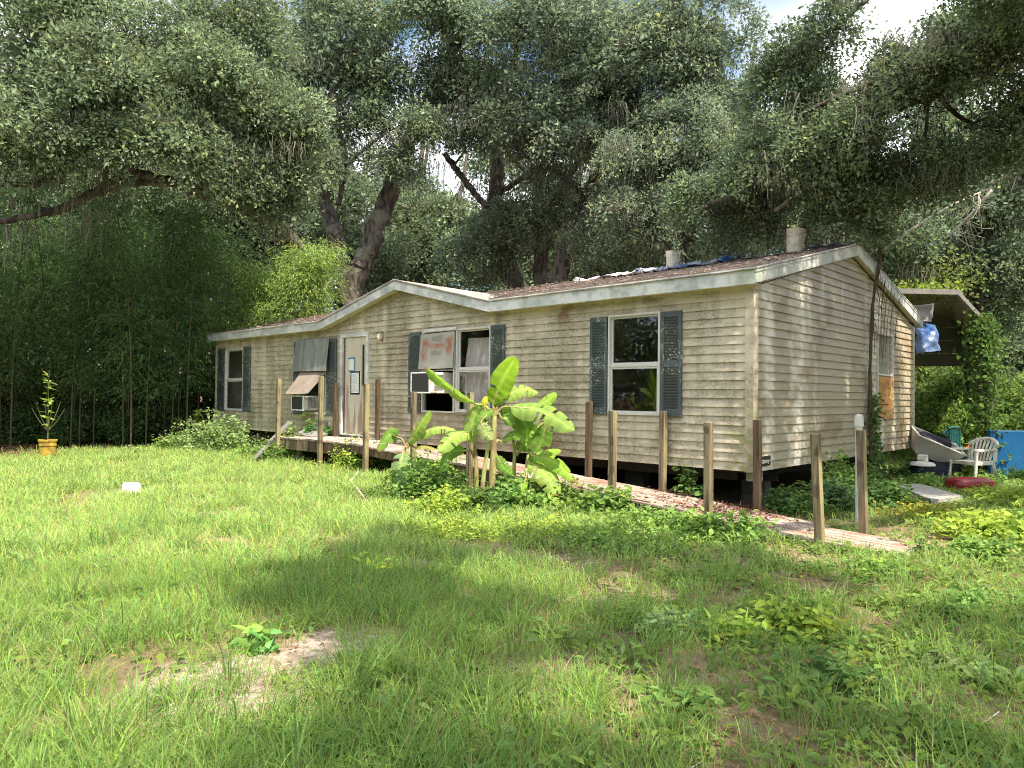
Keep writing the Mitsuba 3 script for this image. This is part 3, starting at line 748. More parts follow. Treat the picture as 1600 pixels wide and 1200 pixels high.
whole('blue_tarp', crumple(-4.2, -1.9, 3.25, 4.4, roof_z, 0.15, 64, 30, 21), 'tarp_blue', 'crumpled blue and white tarp lying along the roof ridge', 'tarp')
whole('tarp_scrap', crumple(-5.6, -4.0, 2.95, 3.8, roof_z, 0.11, 40, 24, 24), 'tarp_grey', 'grey tarp scrap lying on the roof left of the buckets', 'tarp')
whole('tarp_scrap', crumple(-0.6, -0.05, 3.55, 4.0, roof_z, 0.08, 24, 20, 27), 'tarp_blue', 'small blue tarp scrap at the right end of the roof ridge', 'tarp')
n = 5200
g = np.random.default_rng(31)
lx, ly = g.uniform(-L, 0.1, n * 2), g.uniform(-0.25, 3.7, n * 2)
keep = (g.uniform(0, 1, n * 2) < np.clip((meshkit.fbm(np.stack([lx * 0.8, ly * 0.8, lx * 0], 1), 3, 6) - 0.36) * 4, 0.06, 1)) & (~((np.abs(lx - DX) < (DZ - EAVE_Z) / SL - (ly - YF)) & (ly < 3)))
lx, ly = lx[keep], ly[keep]; n = len(lx)
pos = np.stack([lx, ly, roof_z(lx, ly) + 0.012 + g.uniform(0, 0.025, n)], 1)
v, f = leaf_mesh(pos, np.stack([g.normal(0, 1, n), g.normal(0, 1, n), g.normal(0.24, 0.06, n) * 0 + g.normal(0.0, 0.10, n)], 1), np.stack([g.normal(0, .3, n), g.normal(-.2, .3, n), np.ones(n)], 1), g.uniform(0.05, 0.12, n), g.uniform(0.015, 0.035, n))
setting('roof_litter', (v, f), 'litter', kind='stuff', label='reddish dead leaves and pine straw strewn on the roof', color=np.repeat(tone(n, (0.27, 0.225, 0.20), 0.3, 0.06, g, 1), 4, 0))

# ------------------------------------------------------------------ wheelchair ramp with its posts
ramp = thing('wheelchair_ramp', 'long weathered wooden ramp with bare posts leading up to the front door', 'ramp')
YA, YBK = -1.12, -0.12                       # its front and back edge
g = np.random.default_rng(17)


def deck_z(x): return 0.62 if x < -8.0 else (0.62 - 0.052 * (x + 8.0) if x < -0.75 else 0.185 - 0.050 * (x + 0.75))


def lengthwise(x0, x1, ys, wd, th, bsdf, name='deck_board', drop=0.0):
    for y in ys:
        a, b = x0 + g.uniform(-0.05, 0.02), x1 + g.uniform(-0.06, 0.06)
        za, zb = deck_z(a + 1e-3) - drop + g.normal(0, 0.003), deck_z(b - 1e-3) - drop + g.normal(0, 0.003)
        m = box(0, math.hypot(b - a, zb - za), -wd / 2, wd / 2, -th, 0, 0.006)
        rot(m, -math.degrees(math.atan2(zb - za, b - a)), (0, 1, 0)); rot(m, g.normal(0, 0.15), (0, 0, 1)); move(m, a, y, za)
        part(name, m, bsdf, ramp)


for x in np.arange(-11.05, -6.6, 0.147):         # porch: boards laid across
    za = deck_z(x + 0.07)
    part('porch_board', box(x + 0.003, x + 0.142, YA - 0.02 + g.normal(0, 0.012), YBK + 0.03, za - 0.036, za + g.normal(0, 0.003), 0.005), 'porch_wood', ramp)
YS = np.arange(YA + 0.03, YBK, 0.147)
lengthwise(-6.58, -3.9, YS, 0.140, 0.036, 'deck_wood'); lengthwise(-3.88, -0.72, YS, 0.140, 0.036, 'deck_wood')
lengthwise(-1.15, 1.05, YS[:], 0.143, 0.034, 'deck_wood', drop=0.055)
lengthwise(1.07, 2.15, YS[:6] - 0.01, 0.140, 0.036, 'deck_wood', drop=0.05)


def beam(x0, x1, y, h=0.235, t=0.04):
    za, zb = deck_z(x0) - 0.04, deck_z(x1) - 0.04
    return trimesh.convex.convex_hull(np.array([(x, yy, z) for x, zt in ((x0, za), (x1, zb)) for yy in (y, y + t) for z in (zt, zt - h)]))


for (a, b) in ((-11.1, -9.62), (-9.60, -8.0), (-7.99, -4.3), (-4.28, -0.9)):
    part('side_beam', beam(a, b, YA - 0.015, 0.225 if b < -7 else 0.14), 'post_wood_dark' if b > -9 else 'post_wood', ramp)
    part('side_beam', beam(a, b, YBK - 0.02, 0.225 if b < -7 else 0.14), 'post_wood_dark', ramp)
part('side_beam', box(-11.14, -11.10, YA - 0.01, YBK + 0.02, 0.36, 0.58), 'post_wood', ramp)


def post(x, y, zt, bsdf, lean=0.0, w=0.09, label=None):
    m = box(-w / 2, w / 2, -w / 2, w / 2, -0.3, zt, 0.006)
    v = m.vertices.copy()
    m = trimesh.Trimesh(v, m.faces, process=False); m = m.subdivide().subdivide()
    m.vertices[:, 0] += 0.004 * np.sin(m.vertices[:, 2] * 3 + x) + lean * np.clip(m.vertices[:, 2], 0, None)
    move(m, x, y, 0)
    return part('post', m, bsdf, ramp, label=label)


for x, zt, ln in ((-10.80, 1.94, 0.0), (-9.0, 1.98, 0.006), (-7.34, 1.81, 0), (-5.86, 1.66, 0.004), (-4.36, 1.65, 0), (-1.465, 1.41, 0.0), (-0.01, 1.30, 0.0), (1.345, 1.21, -0.035)):
    post(x, YA - 0.07, zt, 'post_wood', ln)
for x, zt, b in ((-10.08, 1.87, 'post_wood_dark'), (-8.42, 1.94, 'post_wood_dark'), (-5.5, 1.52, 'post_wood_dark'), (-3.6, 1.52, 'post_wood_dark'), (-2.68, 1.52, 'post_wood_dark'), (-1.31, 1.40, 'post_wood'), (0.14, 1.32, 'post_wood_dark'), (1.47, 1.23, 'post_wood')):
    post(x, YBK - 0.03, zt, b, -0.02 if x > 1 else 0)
for x in (-10.2, -8.6): part('support_leg', box(x - 0.045, x + 0.045, YA + 0.10, YA + 0.19, -0.1, 0.37), 'post_wood_dark', ramp)
setting('ramp_litter', (lambda n, gg: leaf_mesh(np.stack([(xx := gg.normal(-0.2, 0.45, n)), gg.uniform(-1.0, -0.15, n), np.array([deck_z(x_) for x_ in xx]) - 0.035 + gg.uniform(0.0, 0.05, n)], 1), np.stack([gg.normal(0, 1, n), gg.normal(0, 1, n), gg.normal(0.05, 0.2, n)], 1), np.stack([gg.normal(0, .4, n), gg.normal(0, .4, n), np.ones(n)], 1), gg.uniform(0.04, 0.10, n), gg.uniform(0.012, 0.03, n)))(900, np.random.default_rng(3)),
        'litter', kind='stuff', label='dark leaf litter gathered on the middle of the ramp', color=np.repeat(tone(900, (0.13, 0.065, 0.05), 0.35, 0.12, np.random.default_rng(2), 1), 4, 0))

# ------------------------------------------------------------------ things in the yard
jug = thing('plastic_jug', 'small white plastic jug lying in the sunny grass at left', 'jug')
c0 = ground_at(205, 778)
m = box(-0.13, 0.13, -0.08, 0.08, 0.0, 0.17, 0.03); rot(m, 24, (0, 0, 1)); move(m, c0[0], c0[1], 0.06); part('body', m, 'jug_white', jug, smooth=40)
m = lathe([(0, 0), (0.022, 0), (0.022, 0.03), (0, 0.03)], 14); rot(m, 90, (1, 0, 0.2)); move(m, c0[0] + 0.04, c0[1] - 0.07, 0.15); part('cap', m, 'jug_white', jug)

pot = thing('yellow_bucket', 'yellow bucket at the edge of the bamboo with a tall weed growing out of it', 'bucket')
pb = ground_at(74, 716); pb = np.array([pb[0], pb[1], 0])
part('body', lathe([(0, 0), (0.15, 0), (0.185, 0.40), (0.20, 0.41), (0.20, 0.45), (0.175, 0.45), (0.14, 0.03), (0, 0.03)], 26).apply_translation(pb), 'plastic_yellow', pot, smooth=30)
part('rib', lathe([(0.176, 0.30), (0.190, 0.305), (0.190, 0.335), (0.178, 0.337)], 26).apply_translation(pb), 'plastic_yellow', pot)
part('soil', lathe([(0, 0.38), (0.17, 0.38), (0.17, 0.37), (0, 0.37)], 20).apply_translation(pb), 'steel_dark', pot)

for (a, b, w_, nm_) in (((484, 789), (496, 786), 0.10, 'a'), ((505, 786), (512, 784), 0.07, 'b')):
    p_ = ground_at(*a); q_ = ground_at(*b); d_ = unit(q_ - p_); s_ = np.array([-d_[1], d_[0], 0])
    whole('paper_scrap', sheet([p_ + [0, 0, .05], q_ + [0, 0, .06], q_ + s_ * 0.25 + [0, 0, .08], p_ + s_ * 0.22 + [0, 0, .05]], 0.004, 'paper', 5, 0.06, 3), 'paper', 'crumpled white paper scrap in the grass before the porch' if nm_ == 'a' else 'smaller white paper scrap right of the larger one in the grass', 'paper')
p_, q_ = ground_at(548, 758), ground_at(568, 782)
whole('white_frame_strip', cat([tube([p_ + [0, 0, .08], q_ + [0, 0, .06]], 0.012, 6), tube([p_ + [0, 0, .08], ground_at(560, 750) + [0, 0, .16]], 0.012, 6)]), 'vinyl_white', 'bent thin white strip lying in the weeds before the ramp', 'strip')
# grey panels left of the porch
whole('leaning_panel', sheet([(-11.62, -1.45, 0.05), (-11.30, -1.50, 0.10), (-11.20, -0.62, 0.95), (-11.52, -0.55, 0.95)], 0.03, 'gray_board_worn', 6, 0.02, 2), 'gray_board_worn', 'pale grey panel leaning at the left end of the porch', 'panel')
whole('fallen_screen', sheet([(-11.02, -0.66, 0.66), (-10.2, -0.70, 0.64), (-10.1, -0.34, 0.68), (-11.0, -0.24, 0.82)], 0.03, 'gray_board_worn', 6, 0.02, 4), 'gray_board_worn', 'grey board lying on the porch behind its first post', 'board')

# right of the home: vent pipe, slab, junk
vp_ = at(1342, 660, 9.55)
pv = thing('vent_pipe', 'white plastic pipe with a domed cap beside the end wall', 'pipe')
part('pipe', tube([(vp_[0], vp_[1], -0.1), (vp_[0], vp_[1], 1.30)], 0.045, 16), 'vinyl_white', pv, smooth=40)
part('cap', lathe([(0.03, 1.24), (0.060, 1.24), (0.060, 1.34), (0.045, 1.395), (0, 1.41)], 16).apply_translation((vp_[0], vp_[1], 0.0)), 'vinyl_white', pv, smooth=30)
sp = np.array([ground_at(1400, 768), ground_at(1438, 766), ground_at(1504, 787), ground_at(1455, 794)])
whole('flat_slab', trimesh.convex.convex_hull(np.vstack([sp + [0, 0, 0.12], sp + [0, 0, 0.03]])), 'gray_board', 'pale grey slab lying flat on the ground beside the end of the ramp', 'slab')


def frame_at(px, py, z=0.0):
    c = ground_at(px, py, z); return c


def local(px, py, yaw, z=0.0):
    """A transform that stands a mesh at a pixel's ground point, its +x to the right as the camera sees it, turned by yaw."""
    c = ground_at(px, py, z)
    return trimesh.transformations.translation_matrix(c) @ trimesh.transformations.rotation_matrix(YAW + math.radians(yaw), (0, 0, 1))


# plastic garden chair
M = local(1520, 752, 0)
ch = thing('garden_chair', 'dirty white plastic garden armchair among the weeds', 'chair')
M2 = M @ trimesh.transformations.rotation_matrix(math.radians(-70), (0, 0, 1))     # the chair's front is its -y


def chp(name, m, **kw):
    m.apply_transform(M2); part(name, m, 'white_dirty', ch, **kw)


seat = box(-0.24, 0.24, -0.24, 0.22, 0.385, 0.41, 0.01); chp('seat', seat)
for sx in (-1, 1):
    chp('leg', tube(smooth_path([(sx * 0.27, -0.29, 0.0), (sx * 0.265, -0.27, 0.30), (sx * 0.265, -0.25, 0.62)], 5), [0.030] * 10 + [0.034], 8), smooth=40)
    chp('leg', tube(smooth_path([(sx * 0.26, 0.33, 0.0), (sx * 0.25, 0.24, 0.30), (sx * 0.245, 0.21, 0.42)], 5), 0.030, 8), smooth=40)
    chp('armrest', cat([box(sx * 0.265 - 0.034, sx * 0.265 + 0.034, -0.30, 0.30, 0.60, 0.648, 0.012), box(sx * 0.265 - 0.02, sx * 0.265 + 0.02, 0.22, 0.30, 0.40, 0.60, 0.008)]))
bk = []
for i in range(7):
    x = -0.195 + i * 0.065
    bk.append(tube(smooth_path([(x * 0.95, 0.215, 0.42), (x * 1.1, 0.27, 0.62), (x * 1.2, 0.35, 0.80)], 4), 0.020, 6))
chp('back_slats', cat(bk), smooth=40)
ang = np.linspace(-1.0, 1.0, 16)
chp('top_rail', tube(np.stack([0.30 * np.sin(ang) / math.sin(1.0), 0.40 - 0.12 * (np.abs(ang) ** 2), 0.84 - 0.14 * np.abs(ang) ** 2.2], 1), 0.036, 8), smooth=40)
chp('apron', cat([box(-0.24, 0.24, -0.262, -0.241, 0.34, 0.41, 0.004), box(-0.265, -0.241, -0.24, 0.22, 0.34, 0.405, 0.004), box(0.241, 0.265, -0.24, 0.22, 0.34, 0.405, 0.004)]))

# dump-cart tub, tilted, with bundles in it
MT = local(1463, 750, -10) @ trimesh.transformations.translation_matrix((-0.02, 0.35, 0.46)) @ trimesh.transformations.rotation_matrix(math.radians(24), (0, 1, 0)) @ trimesh.transformations.rotation_matrix(math.radians(16), (1, 0, 0))


def tub_mesh(a, b, h, k, t):
    o = [(-a * k, -b * k, 0), (a * k, -b * k, 0), (a * k, b * k, 0), (-a * k, b * k, 0), (-a, -b, h), (a, -b, h), (a, b, h), (-a, b, h)]
    i_ = [(-a * k + t, -b * k + t, t), (a * k - t, -b * k + t, t), (a * k - t, b * k - t, t), (-a * k + t, b * k - t, t), (-a + t, -b + t, h), (a - t, -b + t, h), (a - t, b - t, h), (-a + t, b - t, h)]
    f = [(0, 3, 2, 1), (0, 1, 5, 4), (1, 2, 6, 5), (2, 3, 7, 6), (3, 0, 4, 7), (8, 9, 10, 11), (8, 12, 13, 9), (9, 13, 14, 10), (10, 14, 15, 11), (11, 15, 12, 8), (4, 5, 13, 12), (5, 6, 14, 13), (6, 7, 15, 14), (7, 4, 12, 15)]
    f = [t_ for q in f for t_ in ((q[0], q[1], q[2]), (q[0], q[2], q[3]))]
    return trimesh.Trimesh(np.array(o + i_, float), f, process=False)


tb = thing('tilted_tub', 'grey plastic cart tub tipped up beside the rear corner of the home', 'tub')
part('body', tub_mesh(0.46, 0.34, 0.36, 0.74, 0.02).apply_transform(MT), 'gray_board', tb)
part('rim', cat([box(-0.48, 0.48, -0.36, -0.33, 0.35, 0.385, 0.01), box(-0.48, 0.48, 0.33, 0.36, 0.35, 0.385, 0.01), box(-0.48, -0.45, -0.33, 0.33, 0.352, 0.383, 0.01), box(0.45, 0.48, -0.33, 0.33, 0.352, 0.383, 0.01)]).apply_transform(MT), 'white_dirty', tb)
m = cat([rot(box(-0.33, 0.30, -0.22, -0.02, 0.22, 0.36, 0.05), 6, (0, 1, 0)), rot(box(-0.28, 0.34, 0.02, 0.24, 0.24, 0.42, 0.06), -5, (0, 1, 0))]); m.apply_transform(MT)
whole('cloth_bundle', m, 'cloth_dark', 'dark folded bundles lying in the tipped grey tub', 'bundle', smooth=50)
MT2 = local(1463, 750, -10)
whole('dark_crate', tub_mesh(0.42, 0.30, 0.36, 0.9, 0.02).apply_transform(MT2 @ trimesh.transformations.translation_matrix((0.06, 0.32, 0.0))), 'plastic_navy', 'dark navy bin under the tipped grey tub', 'bin')
dr_ = thing('lidded_drum', 'dark blue drum with a dirty white domed lid beside the home', 'drum')
cd = ground_at(1441, 752)
part('body', lathe([(0, 0), (0.19, 0), (0.20, 0.30), (0.205, 0.31), (0, 0.31)], 22).apply_translation((cd[0], cd[1], 0)), 'plastic_navy', dr_, smooth=30)
part('lid', lathe([(0, 0.311), (0.235, 0.311), (0.235, 0.33), (0.19, 0.375), (0.08, 0.395), (0, 0.40)], 22).apply_translation((cd[0], cd[1], 0)), 'white_dirty', dr_, smooth=30)
part('spout', box(cd[0] - 0.10, cd[0] + 0.08, cd[1] + 0.0, cd[1] + 0.12, 0.39, 0.52, 0.02), 'white_dirty', dr_)
mr = tub_mesh(0.36, 0.22, 0.24, 0.86, 0.02)
M_ = local(1515, 769, 4)
m = trimesh.convex.convex_hull(np.array([(sx * (0.36 - a), sy * (0.22 - a), z) for sx in (-1, 1) for sy in (-1, 1) for a, z in ((0.0, 0.02), (0.0, 0.14), (0.02, 0.20), (0.07, 0.235), (0.10, 0.24))])).subdivide().subdivide()
trimesh.smoothing.filter_laplacian(m, iterations=2); m.apply_transform(M_)
whole('red_tub', m, 'plastic_red', 'upturned dark red tub in the weeds in front of the garden chair', 'tub', smooth=50)
M_ = local(1600, 747, 2)
bp = thing('blue_pool_wall', 'upright blue plastic wall cut by the right edge of the picture', 'pool wall')
part('sheet', box(-0.72, 0.9, -0.03, 0.03, 0.0, 0.98, 0.012).apply_transform(M_), 'plastic_blue', bp)
part('edge_strip', box(-0.74, -0.705, -0.05, 0.05, 0.0, 0.99, 0.01).apply_transform(M_), 'plastic_blue', bp)
# second chair, back only seen
M_ = local(1503, 738, 20)
M_ = M_ @ trimesh.transformations.translation_matrix((0, 0.2, 0.06))
tc = thing('teal_chair', 'dark teal plastic chair standing behind the white garden chair', 'chair')
ang = np.linspace(-1.0, 1.0, 14)
part('top_rail', tube(np.stack([0.30 * np.sin(ang), 0.05 * ang ** 2, 0.93 - 0.16 * np.abs(ang) ** 2.4], 1), 0.035, 8).apply_transform(M_), 'plastic_teal', tc, smooth=40)
part('back_slats', cat([box(x - 0.022, x + 0.022, -0.012, 0.012, 0.45, 0.90 - abs(x) * 0.3) for x in (-0.19, -0.125, -0.06, 0.0, 0.06, 0.125, 0.19)]).apply_transform(M_), 'plastic_teal', tc)
part('seat', box(-0.25, 0.25, -0.46, 0.0, 0.42, 0.45, 0.01).apply_transform(M_), 'plastic_teal', tc)
for sx in (-1, 1):
    for yy in (-0.42, -0.02): part('leg', box(sx * 0.23 - 0.025, sx * 0.23 + 0.025, yy - 0.02, yy + 0.02, -0.1, 0.42).apply_transform(M_), 'plastic_teal', tc)
oc = ground_at(1513, 735)
whole('orange_cloth', (lambda v, f: trimesh.Trimesh(v, f, process=False))(*crumple(oc[0] - 0.17, oc[0] + 0.17, oc[1] + 0.0, oc[1] + 0.25, lambda x, y: 0.46 + 0 * x, 0.16, 20, 16, 33)), 'cloth_orange', 'rust orange cloth on a crate behind the white garden chair', 'cloth')
whole('low_crate', tub_mesh(0.20, 0.16, 0.42, 0.9, 0.015).apply_transform(trimesh.transformations.translation_matrix((oc[0], oc[1] + 0.12, 0.03))), 'plastic_teal', 'small dark teal crate under the orange cloth', 'crate')
tw = ground_at(1535, 730)
whole('dark_bag', (lambda m: (trimesh.smoothing.filter_laplacian(m, iterations=2), m)[1])(trimesh.creation.icosphere(3, 0.30)).apply_transform(trimesh.transformations.translation_matrix((tw[0] + 0.2, tw[1] + 0.9, 0.55)) @ np.diag([1.2, 0.9, 0.9, 1.0])), 'cloth_dark', 'dark bag heaped between the teal chair and the blue panel', 'bag', smooth=True)

# carport behind the home
cp = thing('carport', 'open metal carport with angled roof behind the rear corner of the home', 'carport')
MC = trimesh.transformations.translation_matrix((1.13, 8.5, 0)) @ trimesh.transformations.rotation_matrix(math.radians(14), (0, 0, 1))
prof = [(-4.2, 2.95), (-3.6, 3.72), (-2.0, 4.05), (-0.50, 3.92), (0.0, 3.24), (0.0, 2.55)]
for i in range(len(prof) - 1):
    (xa, za), (xb, zb) = prof[i], prof[i + 1]
    nn = unit(np.array([-(zb - za), xb - xa])) * 0.012
    for k in range(11):
        y0_, y1_ = k * 0.5 + 0.006, k * 0.5 + 0.494
        hull = [(xa + s * nn[0], y, za + s * nn[1]) for s in (-1, 1) for y in (y0_, y1_)] + [(xb + s * nn[0], y, zb + s * nn[1]) for s in (-1, 1) for y in (y0_, y1_)]
        m = trimesh.convex.convex_hull(np.array(hull)); m.apply_transform(MC); part('roof_panel', m, 'carport_metal', cp)
trim_ = [trimesh.convex.convex_hull(np.array([(x, y, z + s) for (x, z) in (prof[i], prof[i + 1]) for y in (-0.05, 0.0) for s in (-0.06, 0.05)])) for i in range(len(prof) - 1)]
part('edge_trim', cat(trim_).apply_transform(MC), 'gray_board', cp)
for k in range(4):
    z = 2.55 + k * 0.36
    pw = Polygon(prof + [(-4.2, 2.2), (0, 2.2)]).buffer(0).intersection(sbox(-4.2, z + 0.006, 0.0, z + 0.354)) if False else Polygon([(-4.2, 2.5)] + prof + [(0.0, 2.5)]).intersection(sbox(-4.3, z + 0.006, 0.1, z + 0.354))
    m = trimesh.creation.extrude_polygon(pw, 0.02, engine='earcut').apply_transform(np.array([[1, 0, 0, 0], [0, 0, 1, 5.45 - 0.012 * k], [0, 1, 0, 0], [0, 0, 0, 1.0]])); m.apply_transform(MC); part('gable_panel', m, 'carport_metal', cp)
for (x, y) in ((-0.02, 0.03), (-0.02, 2.7), (-0.02, 5.4), (-4.15, 0.03), (-4.15, 5.4)):
    part('post', box(x - 0.03, x + 0.03, y - 0.03, y + 0.03, -0.2, 3.0).apply_transform(MC), 'steel_dark', cp)

# tarp and gutter end hanging off the rear eave
ht = sheet([(-0.05, W + 0.28, 3.30), (0.24, W + 0.72, 3.22), (0.36, W + 0.62, 2.66), (0.04, W + 0.22, 2.60)], 0.008, 'tarp_blue', 22, 0.26, 8)
whole('hanging_tarp', ht, 'tarp_blue', 'blue tarp hanging down from the rear eave of the home', 'tarp', smooth=35)
m = cat([sheet([(-0.55, W + 0.30, 3.62), (0.28, W + 0.35, 3.66), (0.20, W + 0.75, 3.40), (-0.10, W + 0.50, 3.36)], 0.010, 'x', 14, 0.22, 12), sheet([(-0.10, W + 0.36, 3.62), (0.30, W + 0.42, 3.66), (0.22, W + 0.55, 3.28), (0.05, W + 0.40, 3.30)], 0.010, 'x', 12, 0.2, 15)])
whole('plastic_wad', m, 'tarp_grey', 'wad of pale plastic sheeting above the hanging blue tarp', 'plastic sheet', smooth=35)

# ------------------------------------------------------------------ trees
def PX(rows):
    """Rows (px, py, depth, radius) -> path with radii in world metres."""
    return np.array([[*at(r[0], r[1], r[2]), r[3]] for r in rows])


def sprig_mesh(n, leaf, g, base, var=0.26):
    """One leafy spray about 1 across its radius: leaves in a drooping dome round a few twig ends."""
    k = 9
    tips = unit(g.normal(0, 1, (k, 3)) * [1, 1, 0.55]) * g.uniform(0.25, 0.85, (k, 1)); tips[:, 2] *= 0.7
    own = g.integers(0, k, n)
    off = g.normal(0, 1, (n, 3)) * [0.24, 0.24, 0.15]
    p = tips[own] + off; p[:, 2] -= 0.22 * (p[:, 0] ** 2 + p[:, 1] ** 2)
    outw = unit(p + [0, 0, 0.25])
    ax = unit(outw + g.normal(0, 0.6, (n, 3)) + [0, 0, -0.1])
    nn = unit(np.array([0, 0, 0.45]) + outw * 1.0 + g.normal(0, 0.6, (n, 3)))
    ln = leaf * g.uniform(0.5, 1.5, n)
    v, f = leaf_mesh(p, ax, nn, ln, ln * g.uniform(0.42, 0.56, n), 0.22, 0.06)
    c = tone(k, base, 0.12, 0.06, g)[own] * (1 + var * g.normal(0, 1, (n, 1)).clip(-1.6, 1.8))
    pale = g.uniform(0, 1, n) < 0.03
    c[pale] = c[pale] * [1.6, 1.5, 1.0]
    c = np.repeat(np.clip(c, 0.004, 0.8), 4, 0)
    t0 = np.concatenate([np.zeros((k, 3)), tips * 0.75]); t1 = np.concatenate([tips, tips + g.normal(0, 0.28, (k, 3))])
    tv, tf = leaf_mesh(t0, t1 - t0, g.normal(0, 1, (2 * k, 3)), np.linalg.norm(t1 - t0, axis=1), np.full(2 * k, 0.035), 0.5)
    tc = np.repeat(tone(2 * k, (0.10, 0.085, 0.07), 0.2, 0.05, g, 1), 4, 0)
    return (np.vstack([v, tv]), np.vstack([f, tf + len(v)])), np.vstack([c, tc])


SPRAYS = {}


def spray(kind, base, i, n=200, leaf=0.155, bsdf='leaf'):
    k = f'{kind}_spray_{"abcdefgh"[i]}'
    if k not in SPRAYS:
        gg = np.random.default_rng(500 + len(SPRAYS))
        m, c = sprig_mesh(n, leaf, gg, np.array(base) * (0.86 + 0.19 * i))
        scene[k] = {'type': 'shapegroup', 'leaves': mikit.ply(m, bsdf, color=c)}
        SPRAYS[k] = 1
    return k


def instance_crown(t, blobs, kind, base, g, lai, sc=0.027, bsdf='leaf', n=200, leaf=0.155, name='crown'):
    """A crown of sprays: many copies of a few leafy sprays set through ellipsoids (rows x, y, z, rx, rz, weight)."""
    key = key_for(name, t); labels[key] = {'kind': 'stuff'}
    cnt = 0
    for (x, y, z, rx, rz, wgt) in blobs:
        d = max(8.0, np.linalg.norm(np.array([x, y, z]) - CAM))
        s0 = sc * d
        m = int(lai * wgt * math.pi * rx * rz / (s0 * s0 * n * leaf * leaf * 0.125)) + 3
        dirs = unit(g.normal(0, 1, (m * 2, 3))); rad = g.uniform(0.10, 1, (m * 2, 1)) ** 0.45
        q = dirs * rad * np.array([rx, rx, rz]) + [x, y, z]
        w = meshkit.fbm(q / (s0 * 2.6), 2, 7)
        q = q[np.argsort(-w + 0.25 * g.uniform(0, 1, len(w)))[:m]]
        for c in q:
            out = unit((c - [x, y, z]) / np.array([rx, rx, rz]))
            s = s0 * g.uniform(0.55, 1.45)
            tilt = unit(np.array([out[0], out[1], 1.2 + max(out[2], -0.4)]) + g.normal(0, 0.2, 3))
            a = unit(np.cross(tilt, g.normal(0, 1, 3))); b = np.cross(tilt, a)
            M = np.eye(4); M[:3, 0], M[:3, 1], M[:3, 2], M[:3, 3] = a * s, b * s, tilt * s, c
            cnt += 1
            scene[f'{key}__{cnt:04d}'] = {'type': 'instance', 'to_world': T(M.tolist()), 'shapegroup': {'type': 'ref', 'id': spray(kind, base, int(g.integers(0, 4)), n, leaf, bsdf)}}
    return cnt


def crown_leaves(blobs, leaf, lai, g, base, var=0.24, spread=1.0, flat=0.62):
    """Leaves in clusters through ellipsoids. blobs: rows (x, y, z, rx, rz, weight)."""
    P_, A_, N_, C_ = [], [], [], []
    for (x, y, z, rx, rz, wgt) in blobs:
        area = math.pi * rx * rz
        n = int(lai * wgt * area / (leaf * leaf * 0.26))
        nc = max(6, int(15 * wgt * (rx * rz) / 0.55))
        d = unit(g.normal(0, 1, (nc, 3))); rad = g.uniform(0.25, 1, (nc, 1)) ** 0.55
        cc = d * rad
        own = g.integers(0, nc, n)
        size = g.uniform(0.7, 1.35, nc)
        cr = 0.30 * min(1.0, 0.35 + 0.35 * rx) * size
        off = g.normal(0, 1, (n, 3)) * np.array([1, 1, flat]); off = off / np.maximum(1, np.linalg.norm(off, axis=1, keepdims=True) / 1.9)
        loc = cc[own] * np.array([rx, rx, rz]) * spread + off * cr[own][:, None]
        loc[:, 2] -= 0.18 * (off[:, 0] ** 2 + off[:, 1] ** 2) * cr[own]
        outw = unit(off * 0.8 + cc[own] * 0.7 + np.array([0, 0, 0.25]))
        P_.append(loc + [x, y, z])
        A_.append(unit(outw + g.normal(0, 0.65, (n, 3)) + [0, 0, -0.15]))
        N_.append(unit(np.array([0, 0, 0.9]) + outw * 0.6 + g.normal(0, 0.55, (n, 3))))
        C_.append(np.repeat(tone(nc, base, 0.20, 0.10, g), 1, 0)[own])
    P_, A_, N_, C_ = map(np.vstack, (P_, A_, N_, C_))
    n = len(P_)
    ln = leaf * g.uniform(0.7, 1.35, n)
    v, f = leaf_mesh(P_, A_, N_, ln, ln * g.uniform(0.42, 0.56, n), 0.22, 0.06)
    C_ = np.clip(C_ * (1 + var * g.normal(0, 1, (n, 1)).clip(-1.6, 1.8)), 0.004, 0.8)
    pale = g.uniform(0, 1, n) < 0.05
    C_[pale] = C_[pale] * [1.9, 1.6, 0.9]
    return (v, f), np.repeat(C_, 4, 0)


